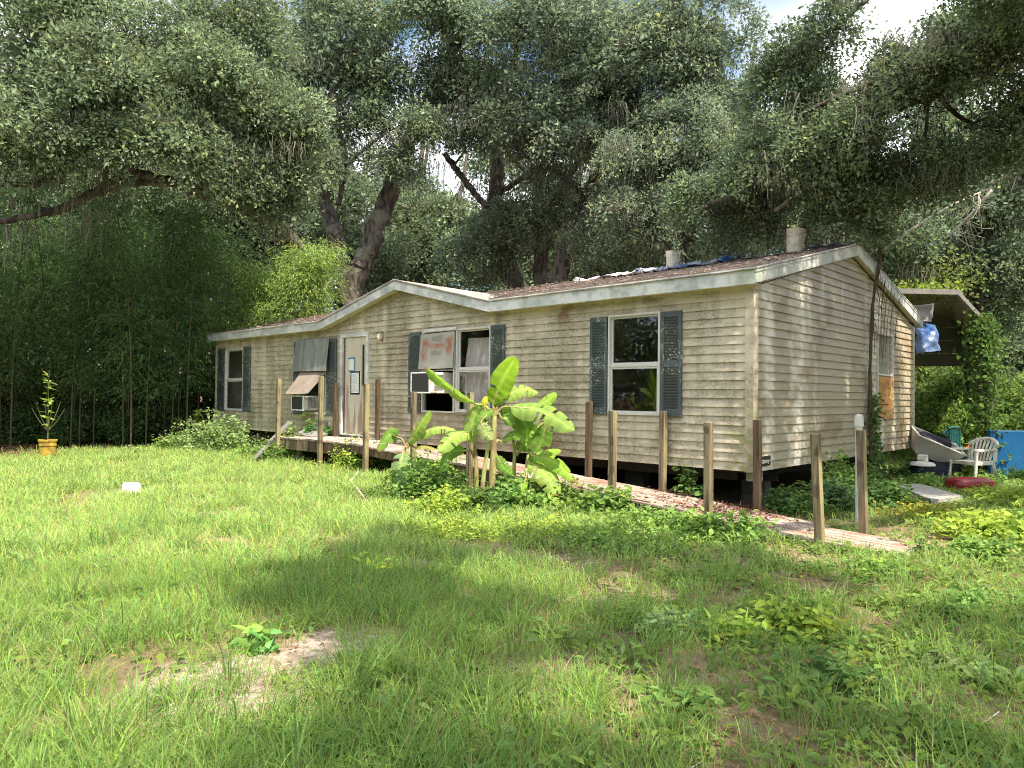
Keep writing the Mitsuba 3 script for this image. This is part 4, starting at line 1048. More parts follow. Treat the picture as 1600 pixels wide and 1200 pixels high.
def moss_mesh(tops, g, lo=0.4, hi=1.5, per=26, spread=0.30, width=0.011):
    """Hanging bunches of moss: thin curling ribbons, several bunches to a place, of very uneven length."""
    tops = np.asarray(tops, float)
    nb = 8
    bt = np.repeat(tops, nb, 0) + g.normal(0, 1, (len(tops) * nb, 3)) * [spread, spread, 0.08]
    bl_ = lo + (hi - lo) * g.beta(1.1, 2.6, len(bt))
    n = len(bt) * per
    t0 = np.repeat(bt, per, 0) + g.normal(0, 1, (n, 3)) * [0.05, 0.05, 0.10]
    ln = np.repeat(bl_, per) * g.uniform(0.25, 1.0, n)
    k = 6
    s = np.linspace(0, 1, k)
    ang = g.uniform(0, math.pi, n); side = np.stack([np.cos(ang), np.sin(ang), 0 * ang], 1)
    cx = np.cumsum(g.normal(0, 0.028, (n, k, 2)), 1) - 0.045 * (np.linalg.norm(t0 - np.repeat(bt, per, 0), axis=1)[:, None, None] * 0 + s[None, :, None]) * np.sign(t0 - np.repeat(bt, per, 0))[:, None, :2]
    c = t0[:, None] + np.concatenate([cx, (-(s[None] * ln[:, None]))[..., None] + g.normal(0, .02, (n, k, 1))], 2)
    w = width * (1 - 0.75 * s)[None, :, None] * g.uniform(0.4, 1.4, (n, 1, 1))
    v = np.stack([c - side[:, None] * w, c + side[:, None] * w], 2).reshape(n, 2 * k, 3)
    f1 = np.array([[2 * i, 2 * i + 1, 2 * i + 3, 2 * i + 2] for i in range(k - 1)])
    f = (f1[None] + 2 * k * np.arange(n)[:, None, None]).reshape(-1, 4)
    return (v.reshape(-1, 3), f), np.repeat(tone(n, (0.19, 0.19, 0.155), 0.25, 0.05, g, 1), 2 * k, 0)


def sprig_mesh(n, leaf, g, base, var=0.26):
    """One leafy spray about 1 across its radius: leaves in a drooping dome round a few twig ends."""
    k = 9
    tips = unit(g.normal(0, 1, (k, 3)) * [1, 1, 0.55]) * g.uniform(0.25, 0.85, (k, 1)); tips[:, 2] *= 0.7
    own = g.integers(0, k, n)
    off = g.normal(0, 1, (n, 3)) * [0.24, 0.24, 0.15]
    p = tips[own] + off; p[:, 2] -= 0.22 * (p[:, 0] ** 2 + p[:, 1] ** 2)
    outw = unit(p + [0, 0, 0.25])
    ax = unit(outw + g.normal(0, 0.6, (n, 3)) + [0, 0, -0.1])
    nn = unit(np.array([0, 0, 0.45]) + outw * 1.0 + g.normal(0, 0.6, (n, 3)))
    ln = leaf * g.uniform(0.5, 1.5, n)
    v, f = leaf_mesh(p, ax, nn, ln, ln * g.uniform(0.42, 0.56, n), 0.22, 0.06)
    c = tone(k, base, 0.12, 0.06, g)[own] * (1 + var * g.normal(0, 1, (n, 1)).clip(-1.6, 1.8))
    pale = g.uniform(0, 1, n) < 0.03
    c[pale] = c[pale] * [1.6, 1.5, 1.0]
    c = np.repeat(np.clip(c, 0.004, 0.8), 4, 0)
    t0 = np.concatenate([np.zeros((k, 3)), tips * 0.75]); t1 = np.concatenate([tips, tips + g.normal(0, 0.28, (k, 3))])
    tv, tf = leaf_mesh(t0, t1 - t0, g.normal(0, 1, (2 * k, 3)), np.linalg.norm(t1 - t0, axis=1), np.full(2 * k, 0.035), 0.5)
    tc = np.repeat(tone(2 * k, (0.10, 0.085, 0.07), 0.2, 0.05, g, 1), 4, 0)
    return (np.vstack([v, tv]), np.vstack([f, tf + len(v)])), np.vstack([c, tc])


SPRAYS = {}


def spray(kind, base, i, n=200, leaf=0.155, bsdf='leaf'):
    k = f'{kind}_spray_{"abcdefgh"[i]}'
    if k not in SPRAYS:
        gg = np.random.default_rng(500 + len(SPRAYS))
        m, c = sprig_mesh(n, leaf, gg, np.array(base) * (0.86 + 0.19 * i))
        scene[k] = {'type': 'shapegroup', 'leaves': mikit.ply(m, bsdf, color=c)}
        SPRAYS[k] = 1
    return k


def instance_crown(t, blobs, kind, base, g, lai, sc=0.027, bsdf='leaf', n=200, leaf=0.155, name='crown'):
    """A crown of sprays: many copies of a few leafy sprays set through ellipsoids (rows x, y, z, rx, rz, weight)."""
    key = key_for(name, t); labels[key] = {'kind': 'stuff'}
    cnt = 0
    for (x, y, z, rx, rz, wgt) in blobs:
        d = max(8.0, np.linalg.norm(np.array([x, y, z]) - CAM))
        s0 = sc * d
        m = int(lai * wgt * math.pi * rx * rz / (s0 * s0 * n * leaf * leaf * 0.125)) + 3
        dirs = unit(g.normal(0, 1, (m * 2, 3))); rad = g.uniform(0.10, 1, (m * 2, 1)) ** 0.45
        q = dirs * rad * np.array([rx, rx, rz]) + [x, y, z]
        w = meshkit.fbm(q / (s0 * 2.6), 2, 7)
        q = q[np.argsort(-w + 0.25 * g.uniform(0, 1, len(w)))[:m]]
        for c in q:
            out = unit((c - [x, y, z]) / np.array([rx, rx, rz]))
            s = s0 * g.uniform(0.55, 1.45)
            tilt = unit(np.array([out[0], out[1], 1.2 + max(out[2], -0.4)]) + g.normal(0, 0.2, 3))
            a = unit(np.cross(tilt, g.normal(0, 1, 3))); b = np.cross(tilt, a)
            M = np.eye(4); M[:3, 0], M[:3, 1], M[:3, 2], M[:3, 3] = a * s, b * s, tilt * s, c
            cnt += 1
            scene[f'{key}__{cnt:04d}'] = {'type': 'instance', 'to_world': T(M.tolist()), 'shapegroup': {'type': 'ref', 'id': spray(kind, base, int(g.integers(0, 4)), n, leaf, bsdf)}}
    return cnt


def crown_leaves(blobs, leaf, lai, g, base, var=0.24, spread=1.0, flat=0.62):
    """Leaves in clusters through ellipsoids. blobs: rows (x, y, z, rx, rz, weight)."""
    P_, A_, N_, C_ = [], [], [], []
    for (x, y, z, rx, rz, wgt) in blobs:
        area = math.pi * rx * rz
        n = int(lai * wgt * area / (leaf * leaf * 0.26))
        nc = max(6, int(15 * wgt * (rx * rz) / 0.55))
        d = unit(g.normal(0, 1, (nc, 3))); rad = g.uniform(0.25, 1, (nc, 1)) ** 0.55
        cc = d * rad
        own = g.integers(0, nc, n)
        size = g.uniform(0.7, 1.35, nc)
        cr = 0.30 * min(1.0, 0.35 + 0.35 * rx) * size
        off = g.normal(0, 1, (n, 3)) * np.array([1, 1, flat]); off = off / np.maximum(1, np.linalg.norm(off, axis=1, keepdims=True) / 1.9)
        loc = cc[own] * np.array([rx, rx, rz]) * spread + off * cr[own][:, None]
        loc[:, 2] -= 0.18 * (off[:, 0] ** 2 + off[:, 1] ** 2) * cr[own]
        outw = unit(off * 0.8 + cc[own] * 0.7 + np.array([0, 0, 0.25]))
        P_.append(loc + [x, y, z])
        A_.append(unit(outw + g.normal(0, 0.65, (n, 3)) + [0, 0, -0.15]))
        N_.append(unit(np.array([0, 0, 0.9]) + outw * 0.6 + g.normal(0, 0.55, (n, 3))))
        C_.append(np.repeat(tone(nc, base, 0.20, 0.10, g), 1, 0)[own])
    P_, A_, N_, C_ = map(np.vstack, (P_, A_, N_, C_))
    n = len(P_)
    ln = leaf * g.uniform(0.7, 1.35, n)
    v, f = leaf_mesh(P_, A_, N_, ln, ln * g.uniform(0.42, 0.56, n), 0.22, 0.06)
    C_ = np.clip(C_ * (1 + var * g.normal(0, 1, (n, 1)).clip(-1.6, 1.8)), 0.004, 0.8)
    pale = g.uniform(0, 1, n) < 0.05
    C_[pale] = C_[pale] * [1.9, 1.6, 0.9]
    return (v, f), np.repeat(C_, 4, 0)


def moss_mesh(tops, g, lo=0.4, hi=1.5, per=34, spread=0.30, width=0.013):
    """Hanging strands: each a thin wavering ribbon."""
    n = len(tops) * per
    t0 = np.repeat(np.asarray(tops, float), per, 0) + g.normal(0, 1, (n, 3)) * [spread, spread, 0.06]
    ln = np.repeat(g.uniform(lo, hi, len(tops)), per) * g.uniform(0.35, 1.0, n)
    k = 5
    s = np.linspace(0, 1, k)
    ang = g.uniform(0, math.pi, n); side = np.stack([np.cos(ang), np.sin(ang), 0 * ang], 1)
    cx = np.cumsum(g.normal(0, 0.035, (n, k, 2)), 1)
    c = t0[:, None] + np.concatenate([cx, (-(s[None] * ln[:, None]))[..., None]], 2)
    w = width * (1 - 0.8 * s)[None, :, None] * g.uniform(0.5, 1.3, (n, 1, 1))
    v = np.stack([c - side[:, None] * w, c + side[:, None] * w], 2).reshape(n, 2 * k, 3)
    f1 = np.array([[2 * i, 2 * i + 1, 2 * i + 3, 2 * i + 2] for i in range(k - 1)])
    f = (f1[None] + 2 * k * np.arange(n)[:, None, None]).reshape(-1, 4)
    return (v.reshape(-1, 3), f), np.repeat(tone(n, (0.19, 0.19, 0.155), 0.25, 0.05, g, 1), 2 * k, 0)


DENS = 2.3


def oak(label, limbs, blobs, seed, leaf=0.085, lai=1.15, base=(0.106, 0.142, 0.090), moss=0, group=None, world_blobs=(), twigs=True, name='oak_tree', mossrange=(0.4, 1.3), kindkey=None):
    g = np.random.default_rng(seed)
    kindkey = kindkey or f'{name}_{"abcdefghijklmnopqrstuvwxyz"[seed % 26]}'
    t = thing(name, label, 'tree', group)
    nodes = []
    for i, rows in enumerate(limbs):
        p = smooth_path(rows if isinstance(rows, np.ndarray) else PX(rows), 7)
        p[1:-1, :3] += (g.normal(0, 1, (len(p) - 2, 3)) * p[1:-1, 3:4] * 0.18)
        nodes.append(p)
        part('trunk' if i == 0 else 'limb', tube(p[:, :3], p[:, 3], 10, 0.18, seed + i), 'bark', t, smooth=True)
    allp = np.vstack(nodes)
    bl = [(*at(b[0], b[1], b[2]), b[3] / F * b[2], b[4] / F * b[2], b[5] if len(b) > 5 else 1.0) for b in blobs] + list(world_blobs)
    if twigs and bl:
        tw = []
        for (x, y, z, rx, rz, w_) in bl:
            c = np.array([x, y, z])
            start = allp[np.argmin(np.linalg.norm(allp[:, :3] - c, axis=1) + g.uniform(0, 0.8, len(allp)))]
            dist = np.linalg.norm(start[:3] - c)
            r0 = min(start[3] * 0.55, 0.03 + 0.014 * dist)
            mid = (start[:3] + c) / 2 + g.normal(0, 0.12 * dist, 3) * [1, 1, 0.6]
            p = smooth_path(np.array([[*start[:3], r0], [*mid, r0 * 0.72], [*c, r0 * 0.4]]), 6)
            tw.append(tube(p[:, :3], p[:, 3], 6))
            for _ in range(int(4 + 3 * rx)):
                e = c + unit(g.normal(0, 1, 3) + [0, 0, 0.2]) * np.array([rx, rx, rz]) * g.uniform(0.55, 1.02)
                a = p[g.integers(len(p) // 2, len(p))]
                m_ = (a[:3] + e) / 2 + g.normal(0, 0.18 * rx, 3)
                q = smooth_path(np.array([[*a[:3], a[3] * 0.6], [*m_, 0.014], [*e, 0.005]]), 4)
                tw.append(tube(q[:, :3], q[:, 3], 4))
        part('branches', cat(tw), 'bark', t, kind='stuff', smooth=True)
    if bl:
        instance_crown(t, bl, kindkey, base, g, lai * DENS)
    if moss:
        idx = g.integers(0, len(allp), moss)
        tops = allp[idx, :3] + np.stack([g.normal(0, 0.3, moss), g.normal(0, 0.3, moss), -allp[idx, 3] * 0.5], 1)
        if bl:
            bi = g.integers(0, len(bl), moss // 2)
            bb = np.array([b[:5] for b in bl])
            tops = np.vstack([tops, bb[bi, :3] + np.stack([g.normal(0, 0.5, len(bi)) * bb[bi, 3], g.normal(0, 0.5, len(bi)) * bb[bi, 3], -0.6 * bb[bi, 4]], 1)])
        m, c = moss_mesh(tops, g, *mossrange)
        part('hanging_moss', m, 'moss_strand', t, color=c, kind='stuff')
    return t


def down(px, py, depth, r, z=-0.2):
    p = at(px, py, depth); p[2] = z
    return np.array([*p, r])


def with_base(rows, base):
    return np.vstack([base[None], PX(rows)])


def PX2(rows): return PX([(r[0], r[1], r[2] + 2.1, r[3] * 0.86) for r in rows])
def with_base2(rows, base): return np.vstack([base[None], PX2(rows)])


# the leaning twin oak right behind the home
oak('big leaning twin trunked oak behind the front gable of the home',
    [with_base2([(548, 455, 24.5, .50), (572, 400, 24.6, .44), (598, 325, 24.8, .41), (636, 228, 25, .37), (672, 160, 25, .31), (705, 90, 25, .25), (735, 10, 25, .20), (750, -60, 25, .14)], down(540, 520, 26.6, .54)),
     PX2([(556, 470, 24.6, .40), (532, 400, 24.8, .36), (513, 330, 25, .33), (492, 262, 25, .25), (468, 190, 25, .20), (448, 110, 25, .15), (430, 20, 25, .10)]),
     PX2([(528, 320, 24.8, .12), (540, 250, 24, .11), (524, 190, 23.6, .10), (512, 160, 23.4, .08), (535, 110, 23.4, .06), (530, 40, 23.4, .04)]),
     PX2([(540, 260, 24, .07), (580, 225, 23.6, .06), (610, 200, 23.6, .05)]),
     PX2([(650, 205, 25, .16), (690, 178, 24, .14), (740, 150, 23.5, .10), (800, 130, 23, .07)]),
     PX2([(695, 240, 26, .13), (720, 275, 26, .15), (745, 305, 26, .15), (765, 330, 26, .12)])],
    [(b[0], b[1], b[2] + 1.5, *b[3:]) for b in ((520, 55, 24.5, 105, 75), (600, 110, 25, 70, 55), (670, 35, 25, 110, 60), (562, 195, 24.2, 46, 46, .8), (655, 195, 24, 52, 40), (610, 250, 24.4, 46, 30, .7), (480, 150, 24, 60, 70), (505, 230, 24, 34, 40, .6), (700, 110, 25.5, 70, 50), (740, 215, 25.5, 44, 34, .7))], 41, moss=36, leaf=0.10, lai=1.0)
# the oak at left with the long arching limb
oak('spreading oak at left with a long moss hung limb arching over the bamboo',
    [with_base([(486, 440, 26.5, .36), (466, 398, 25.4, .34), (432, 350, 23.6, .26), (384, 322, 21.4, .21), (325, 302, 19.5, .18), (268, 284, 19, .16), (212, 283, 18.5, .14), (168, 292, 18.2, .125), (105, 322, 17.8, .11), (45, 338, 17.5, .085), (-20, 350, 17.2, .07)], down(500, 560, 27, .44)),
     PX([(280, 287, 19, .12), (200, 265, 18, .10), (120, 258, 17.5, .085), (60, 285, 17, .07), (-30, 290, 16.8, .05)]),
     PX([(95, 262, 17.4, .10), (50, 215, 17, .09), (20, 200, 17, .07), (-20, 160, 17, .05)]),
     PX([(330, 302, 19.5, .13), (270, 220, 18.6, .11), (190, 140, 18, .09), (100, 90, 17.5, .06)]),
     PX([(430, 348, 23.4, .15), (400, 250, 20.5, .12), (380, 150, 20, .09), (330, 60, 20, .06)]),
     PX([(150, 295, 18.1, .05), (185, 275, 17.6, .035), (215, 262, 17.2, .02)])],
    [(60, 60, 17.5, 130, 95), (215, 45, 18.5, 140, 90), (370, 55, 20, 120, 85), (70, 185, 16.8, 110, 70), (210, 165, 17.2, 125, 80), (345, 170, 18.5, 110, 85), (440, 220, 19.5, 70, 80), (415, 310, 20.5, 56, 56), (270, 235, 17.6, 90, 50), (140, 240, 17, 80, 34, .8), (360, 265, 19, 70, 45), (30, 250, 17, 50, 36, .7), (310, 110, 17.4, 70, 60), (140, 110, 16.6, 90, 60)], 42, moss=22, leaf=0.082, lai=1.15, base=(0.115, 0.152, 0.090))
# the row behind the middle of the home
oak('straight dark trunked oak behind the middle of the home',
    [with_base([(806, 440, 31, .36), (772, 370, 30.5, .33), (775, 300, 30, .30), (780, 225, 30, .27), (800, 130, 29, .20), (820, 30, 28, .12)], down(830, 520, 31, .42)),
     PX([(778, 240, 30, .15), (740, 180, 29, .11), (720, 110, 28, .08)]), PX([(780, 300, 30, .12), (830, 270, 29, .10), (870, 220, 28, .07)])],
    [(800, 50, 26, 120, 75), (830, 165, 25, 95, 70), (760, 120, 27, 70, 60), (870, 245, 27, 66, 36, .8), (800, 350, 29, 70, 40, .8)], 43, moss=22, leaf=0.105, lai=1.0, base=(0.112, 0.147, 0.098))
oak('oak with a forked leaning trunk behind the roof bucket at left',
    [with_base([(846, 450, 30, .33), (845, 380, 30, .30), (842, 320, 30, .28), (848, 250, 29.6, .22), (870, 170, 29, .16), (890, 90, 28, .10)], down(850, 520, 30, .36)),
     PX([(843, 350, 30, .18), (878, 300, 29, .15), (900, 258, 28, .12), (925, 200, 27, .08)]),
     PX([(850, 300, 30, .13), (815, 262, 29.5, .10), (790, 235, 29, .07)])],
    [(930, 70, 24.5, 120, 85), (915, 180, 24, 95, 65), (985, 140, 23.5, 90, 75), (880, 330, 28.5, 66, 36, .8), (760, 400, 31, 70, 40, .9)], 44, moss=34, leaf=0.10, lai=1.0, base=(0.116, 0.15, 0.102))
oak('oak with a thick slanting trunk right of centre behind the roof',
    [with_base([(880, 400, 27.5, .36), (904, 340, 27.5, .34), (925, 292, 27.2, .31), (950, 245, 27, .26), (975, 185, 26, .20), (1000, 110, 25.5, .14), (1030, 30, 25, .09)], down(860, 520, 27.5, .42)),
     PX([(918, 305, 27, .16), (890, 285, 26.6, .12), (860, 262, 26.4, .08)]),
     PX([(955, 240, 27, .14), (1010, 215, 26, .11), (1060, 165, 25, .09), (1110, 160, 24.5, .05)]),
     PX([(930, 290, 27, .10), (990, 300, 26, .08), (1050, 260, 25.5, .06), (1090, 235, 25, .04)])],
    [(1025, 80, 23, 105, 80), (1050, 200, 22, 80, 62), (995, 250, 22.5, 66, 50), (1000, 340, 22, 66, 46), (1100, 60, 22.5, 80, 75), (1110, 150, 23, 66, 34, .7), (930, 360, 26, 60, 36, .8), (1100, 260, 22.5, 62, 46, .9)], 45, moss=34, leaf=0.095, lai=1.05, base=(0.12, 0.156, 0.106))
oak('wide low branched oak behind the roof buckets',
    [with_base([(1078, 400, 23, .20), (1074, 370, 23, .19), (1066, 350, 23, .17), (1040, 335, 22.6, .14), (990, 322, 22, .12), (940, 330, 21.5, .08)], down(1082, 520, 23, .26)),
     PX([(1068, 352, 23, .13), (1100, 330, 23, .11), (1150, 322, 22.5, .09), (1200, 300, 22, .06)]),
     PX([(1040, 335, 22.6, .08), (1028, 300, 22.4, .06), (1040, 260, 22, .04)]), PX([(1074, 372, 23, .09), (1120, 376, 22.6, .06), (1180, 360, 22, .04)]),
     PX([(1074, 372, 23, .08), (1040, 384, 22.6, .06), (990, 372, 22, .04)])],
    [(960, 395, 25, 66, 30, .8), (1040, 395, 26, 66, 26, .8), (1120, 300, 22.5, 70, 46, .9), (1150, 385, 22, 66, 30), (1200, 340, 21, 66, 40)], 46, moss=18, leaf=0.09, lai=0.95, base=(0.10, 0.134, 0.084))
# the near oak whose limbs reach in from the right and shade the yard
TRB = np.array([6.6, 7.2])
def wp(*rows): return np.array(rows, float)
oak('near oak reaching in from the right with mottled limbs over the roof',
    [np.vstack([wp((TRB[0], TRB[1], -0.2, .55), (TRB[0] - .1, TRB[1] - .2, 2.2, .46), (TRB[0] - .3, TRB[1] - .3, 4.6, .42), (TRB[0] - .4, TRB[1] - .6, 6.6, .36)), PX([(1760, -120, 12.5, .27)])]),
     PX([(1760, -115, 12.5, .22), (1600, 28, 12, .16), (1505, 108, 11.8, .145), (1400, 168, 11.8, .12), (1325, 195, 12, .085), (1250, 240, 12.3, .065), (1150, 300, 12.8, .042), (1050, 345, 13.2, .02)]),
     PX([(1440, 145, 11.8, .07), (1370, 130, 11.6, .055), (1290, 160, 11.8, .04), (1230, 190, 12, .02)]),
     PX([(1500, 110, 11.8, .06), (1470, 75, 11.4, .05), (1480, 55, 11.2, .04), (1490, 62, 11.1, .03)]),
     PX([(1560, 60, 12, .10), (1500, -10, 11.5, .07), (1400, -20, 11.5, .05), (1330, 15, 11.5, .03)]),
     np.vstack([wp((TRB[0] - .3, TRB[1] - .3, 4.6, .30), (6.2, 4.0, 6.2, .22), (5.6, 0.2, 7.2, .17), (4.8, -3.0, 7.8, .12), (3.8, -5.6, 8.0, .06))]),
     np.vstack([wp((5.9, 2.0, 6.8, .14), (3.4, 3.2, 7.4, .09), (1.6, 3.6, 7.6, .05))]),
     PX([(1360, 185, 12, .06), (1300, 260, 12, .05), (1210, 330, 12.2, .03)])],
    [(1215, 140, 13.2, 66, 60), (1240, 250, 12.6, 105, 75), (1350, 235, 12, 95, 70), (1440, 150, 11.8, 90, 62), (1540, 110, 11.2, 80, 75), (1320, 310, 12.6, 95, 50), (1440, 250, 12, 85, 58), (1560, 210, 11.4, 70, 55), (1195, 255, 13.4, 66, 60), (1290, 40, 12, 50, 36, .8), (1250, 75, 12.6, 46, 36, .8), (1560, 25, 11, 80, 40), (1480, 60, 11.6, 46, 40, .8), (1290, 150, 12.4, 60, 50), (1180, 330, 13.6, 66, 40), (1390, 90, 12, 30, 26, .7), (1105, 322, 13.4, 62, 40), (1330, 185, 11.4, 50, 26, .8)],
    47, moss=22, leaf=0.062, lai=1.05, base=(0.098, 0.132, 0.076), mossrange=(0.25, 0.9),
    world_blobs=[(2.78, -5.33, 7.3, .95, .6, .9), (3.98, -4.03, 7.2, 1.0, .6, .9), (5.68, -3.73, 7.4, 1.0, .6, .8), (3.78, -6.73, 7.6, 1.0, .6, .8), (5.18, -6.73, 7.5, 1.1, .6, .8), (6.38, -5.43, 7.2, 1.1, .6, .8), (7.98, -4.33, 7.0, 1.1, .6, .6), (7.68, -6.53, 7.2, 1.1, .6, .55), (6.68, -8.13, 7.6, 1.0, .6, .6),
                 (2.93, 0.17, 7.6, 1.0, .7, .9), (3.63, 1.67, 7.5, 1.1, .8, 1.0), (2.73, 2.27, 7.6, 1.0, .7, 1.0), (3.33, 3.87, 7.6, 1.2, .8, 1.0), (4.53, 3.07, 7.4, 1.1, .8, 1.0), (2.63, 5.27, 7.7, 1.0, .7, 1.0), (4.33, 5.47, 7.4, 1.2, .8, 1.0), (5.73, 4.07, 7.8, 1.3, .8, 1.0), (4.53, 0.07, 7.4, 1.0, .6, .8)])
oak('dark limbed oak beyond the carport at right',
    [with_base([(1528, 520, 19, .30), (1524, 420, 19, .28), (1520, 350, 19, .26), (1560, 298, 18.4, .24), (1620, 272, 17.6, .20)], down(1530, 640, 19, .36)),
     PX([(1524, 360, 19, .20), (1500, 320, 18.6, .17), (1455, 318, 18, .13), (1400, 335, 17.6, .09), (1330, 350, 17, .05)]),
     PX([(1526, 440, 19, .14), (1560, 410, 18.6, .12), (1620, 395, 18, .09)]),
     PX([(1522, 380, 19, .14), (1480, 400, 18.4, .11), (1430, 410, 18, .08), (1390, 430, 17.8, .05)])],
    [(1580, 330, 18.6, 70, 40), (1480, 290, 18.4, 66, 40), (1420, 340, 17.6, 70, 40), (1340, 350, 17, 60, 30), (1590, 430, 18, 60, 55), (1470, 410, 18.6, 60, 34), (1400, 400, 17.6, 50, 34, .9), (1560, 490, 19.5, 50, 46, .8), (1595, 250, 17.5, 30, 20, .6), (1540, 350, 19.6, 50, 40)], 48, moss=22, leaf=0.082, lai=1.0, base=(0.10, 0.134, 0.082), mossrange=(0.3, 1.1))
# far trees that close the view
far = [(20, 320, 31), (130, 325, 32), (240, 320, 31), (340, 330, 33), (430, 330, 34), (500, 330, 36), (548, 400, 33), (640, 360, 38), (770, 370, 40), (890, 370, 38), (1010, 300, 36), (1150, 250, 34), (1330, 300, 30), (1480, 240, 28), (1590, 300, 26), (120, 420, 34), (250, 430, 38), (380, 420, 36), (640, 400, 40), (700, 420, 36), (990, 420, 38), (1250, 400, 34), (1380, 440, 30), (1470, 560, 27), (1570, 540, 26), (30, 410, 32), (900, 410, 42)]
for i, (px, py, d_) in enumerate(far):
    tp = at(px, py - 80, d_)
    oak('grey green background tree far behind the home in the woods', [with_base([(px, py, d_, .2), (px + 15, py - 90, d_, .14), (px + 30, py - 180, d_, .08)], down(px, py, d_, .24))],
        [(px - 30, py - 20, d_, 66, 46, .9), (px + 36, py - 10, d_ - 1, 60, 46, .9), (px, py - 90, d_, 60, 40, .45), (px + 5, py + 60, d_ - 1, 66, 44)], 60 + i, lai=0.95, base=(0.105, 0.14, 0.085), moss=5, group='background trees', name='background_tree', kindkey='background')
for i, (x, y, h_) in enumerate(((-27, -13, 7.5), (-31, -20, 8.5), (-24, -24, 8), (-34, -5, 8.5), (-37, 1, 9), (-35, -11, 9), (11.5, 15, 8), (15, 9, 7.5), (17, 2, 8))):
    def ro(dx, dy, z, r): return (x + dx, y + dy, z, r)
    oak('moss hung oak standing outside the yard, beyond the picture edge', [np.array([ro(0, 0, -.2, .34), ro(.3, 0, 2.5, .3), ro(.2, .6, 5, .22), ro(.6, .8, h_, .1)])], [], 140 + i, lai=1.0, moss=8, group='oaks beyond the picture edge', name='outer_oak', kindkey='background',
        world_blobs=[(x, y, h_, 2.6, 1.8, .8), (x + 2, y - 1, h_ - 2, 2.2, 1.6, .8), (x - 2, y + 1, h_ - 1.6, 2.2, 1.6, .8), (x + .5, y + 2, h_ - 3.4, 2.2, 1.5, .8), (x - .5, y - 2, h_ - 4, 2.0, 1.5, .8)])
# the woods all round, seen only as a mass
g = np.random.default_rng(90)
bl = []
for a in np.arange(0, 360, 5.0):
    for r_, h_ in ((36, 2.2), (44, 4.5), (52, 8.0)):
        x, y = -6 + (r_ + g.normal(0, 2)) * math.cos(math.radians(a)), 2 + (r_ + g.normal(0, 2)) * math.sin(math.radians(a))
        w_ = (np.array([x, y]) - CAM[:2])
        bl.append((x, y, h_ + g.normal(0, 0.6), 3.4, h_ * 0.62, 1.7))
for k in range(26):
    q = at(-120 + k * 19, 640, 26.6 + g.normal(0, 0.4)); bl.append((q[0], q[1], 1.3, 1.3, 1.5, 1.5)) if q[0] < -L - 1.5 else None
for (x, y) in ((-10, -24), (-14, -21), (-18, -18), (-6, -26), (-22, -22), (-30, -14), (-26, -18)):
    for z in (3.0, 8.0, 12.5): bl.append((x + g.normal(0, .8), y + g.normal(0, .8), z, 3.2, 3.0, 1.1))
for k in range(12):
    q = at(1380 + k * 26, 640, 26 + g.normal(0, 1)); bl.append((q[0], q[1], 1.6, 1.6, 1.8, 1.0))
m, c = crown_leaves(bl, 0.42, 0.8, g, (0.055, 0.08, 0.032))
setting('woods', m, 'leaf_soft', kind='stuff', label='far off woods all round the yard', category='woods', color=c)

# ------------------------------------------------------------------ bamboo
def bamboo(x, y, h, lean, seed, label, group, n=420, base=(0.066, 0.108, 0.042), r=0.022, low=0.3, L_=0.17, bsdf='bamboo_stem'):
    g = np.random.default_rng(seed)
    t = thing('bamboo', label, 'bamboo', group)
    s = np.linspace(0, 1, 12)
    p = np.stack([x + lean[0] * s ** 2.4, y + lean[1] * s ** 2.4, h * (s - 0.10 * s ** 3)], 1)
    part('culm', tube(p, r * (1 - 0.75 * s), 6), bsdf, t, smooth=True)
    k = g.uniform(low, 1.0, n) ** 0.8
    idx = np.clip((k * 11), 0, 10.99); i0 = idx.astype(int); fr = (idx - i0)[:, None]
    c = p[i0] * (1 - fr) + p[i0 + 1] * fr
    reach = 0.25 + 0.75 * np.sin(np.clip(k, 0, 1) * math.pi * 0.85)
    th = np.repeat(g.uniform(0, 2 * math.pi, n // 6 + 1), 6)[:n]
    rad = np.repeat(g.uniform(0.1, 1.0, n // 6 + 1), 6)[:n] * reach
    k2 = np.repeat(g.permutation(n // 6 + 1), 6)[:n]
    c = c[(np.arange(n) // 6) * 6] + np.stack([np.cos(th) * rad, np.sin(th) * rad, 0.25 * rad - 0.15 * rad ** 2], 1) + g.normal(0, 0.09, (n, 3))
    ax = np.stack([np.cos(th) + g.normal(0, .55, n), np.sin(th) + g.normal(0, .55, n), g.normal(-0.55, 0.35, n)], 1)
    nn = np.stack([g.normal(0, .5, n), g.normal(0, .5, n), np.ones(n)], 1)
    ln = L_ * g.uniform(0.6, 1.3, n)
    v, f = leaf_mesh(c, ax, nn, ln, ln * 0.17, 0.15, 0.12)
    part('foliage', (v, f), 'leaf_soft', t, color=np.repeat(tone(n, base, 0.28, 0.12, g), 4, 0), kind='stuff')
    return t


B['bamboo_stem'] = principled(lambda p, n, uv: mix((0.055, 0.06, 0.035), (0.11, 0.09, 0.055), fbm(p.x * 3, p.y * 3, p.z * 1.5, 2)), 0.5, 0.4)
g = np.random.default_rng(70)
spots = []
for i in range(96):
    px = -230 + 580 * (i + g.uniform(0, 1)) / 96
    d_ = g.uniform(19.6, 26.0) if px < 250 else g.uniform(20.5, 26)
    q = at(px, 650, d_)
    if q[0] > -L - 0.8 and q[1] > -0.8: continue
    spots.append((q[0], q[1]))
for i, (x, y) in enumerate(spots):
    h = g.uniform(6.0, 8.6)
    toward = unit((CAM - np.array([x, y, 0]))[:2]) * g.uniform(0.2, 1.6) + g.normal(0, 0.5, 2)
    bamboo(x, y, h, toward, 200 + i, 'tall bamboo stem in the dark thicket left of the home', 'bamboo in the dark thicket at left', n=1500, low=0.14, r=g.uniform(0.018, 0.032), L_=0.19)
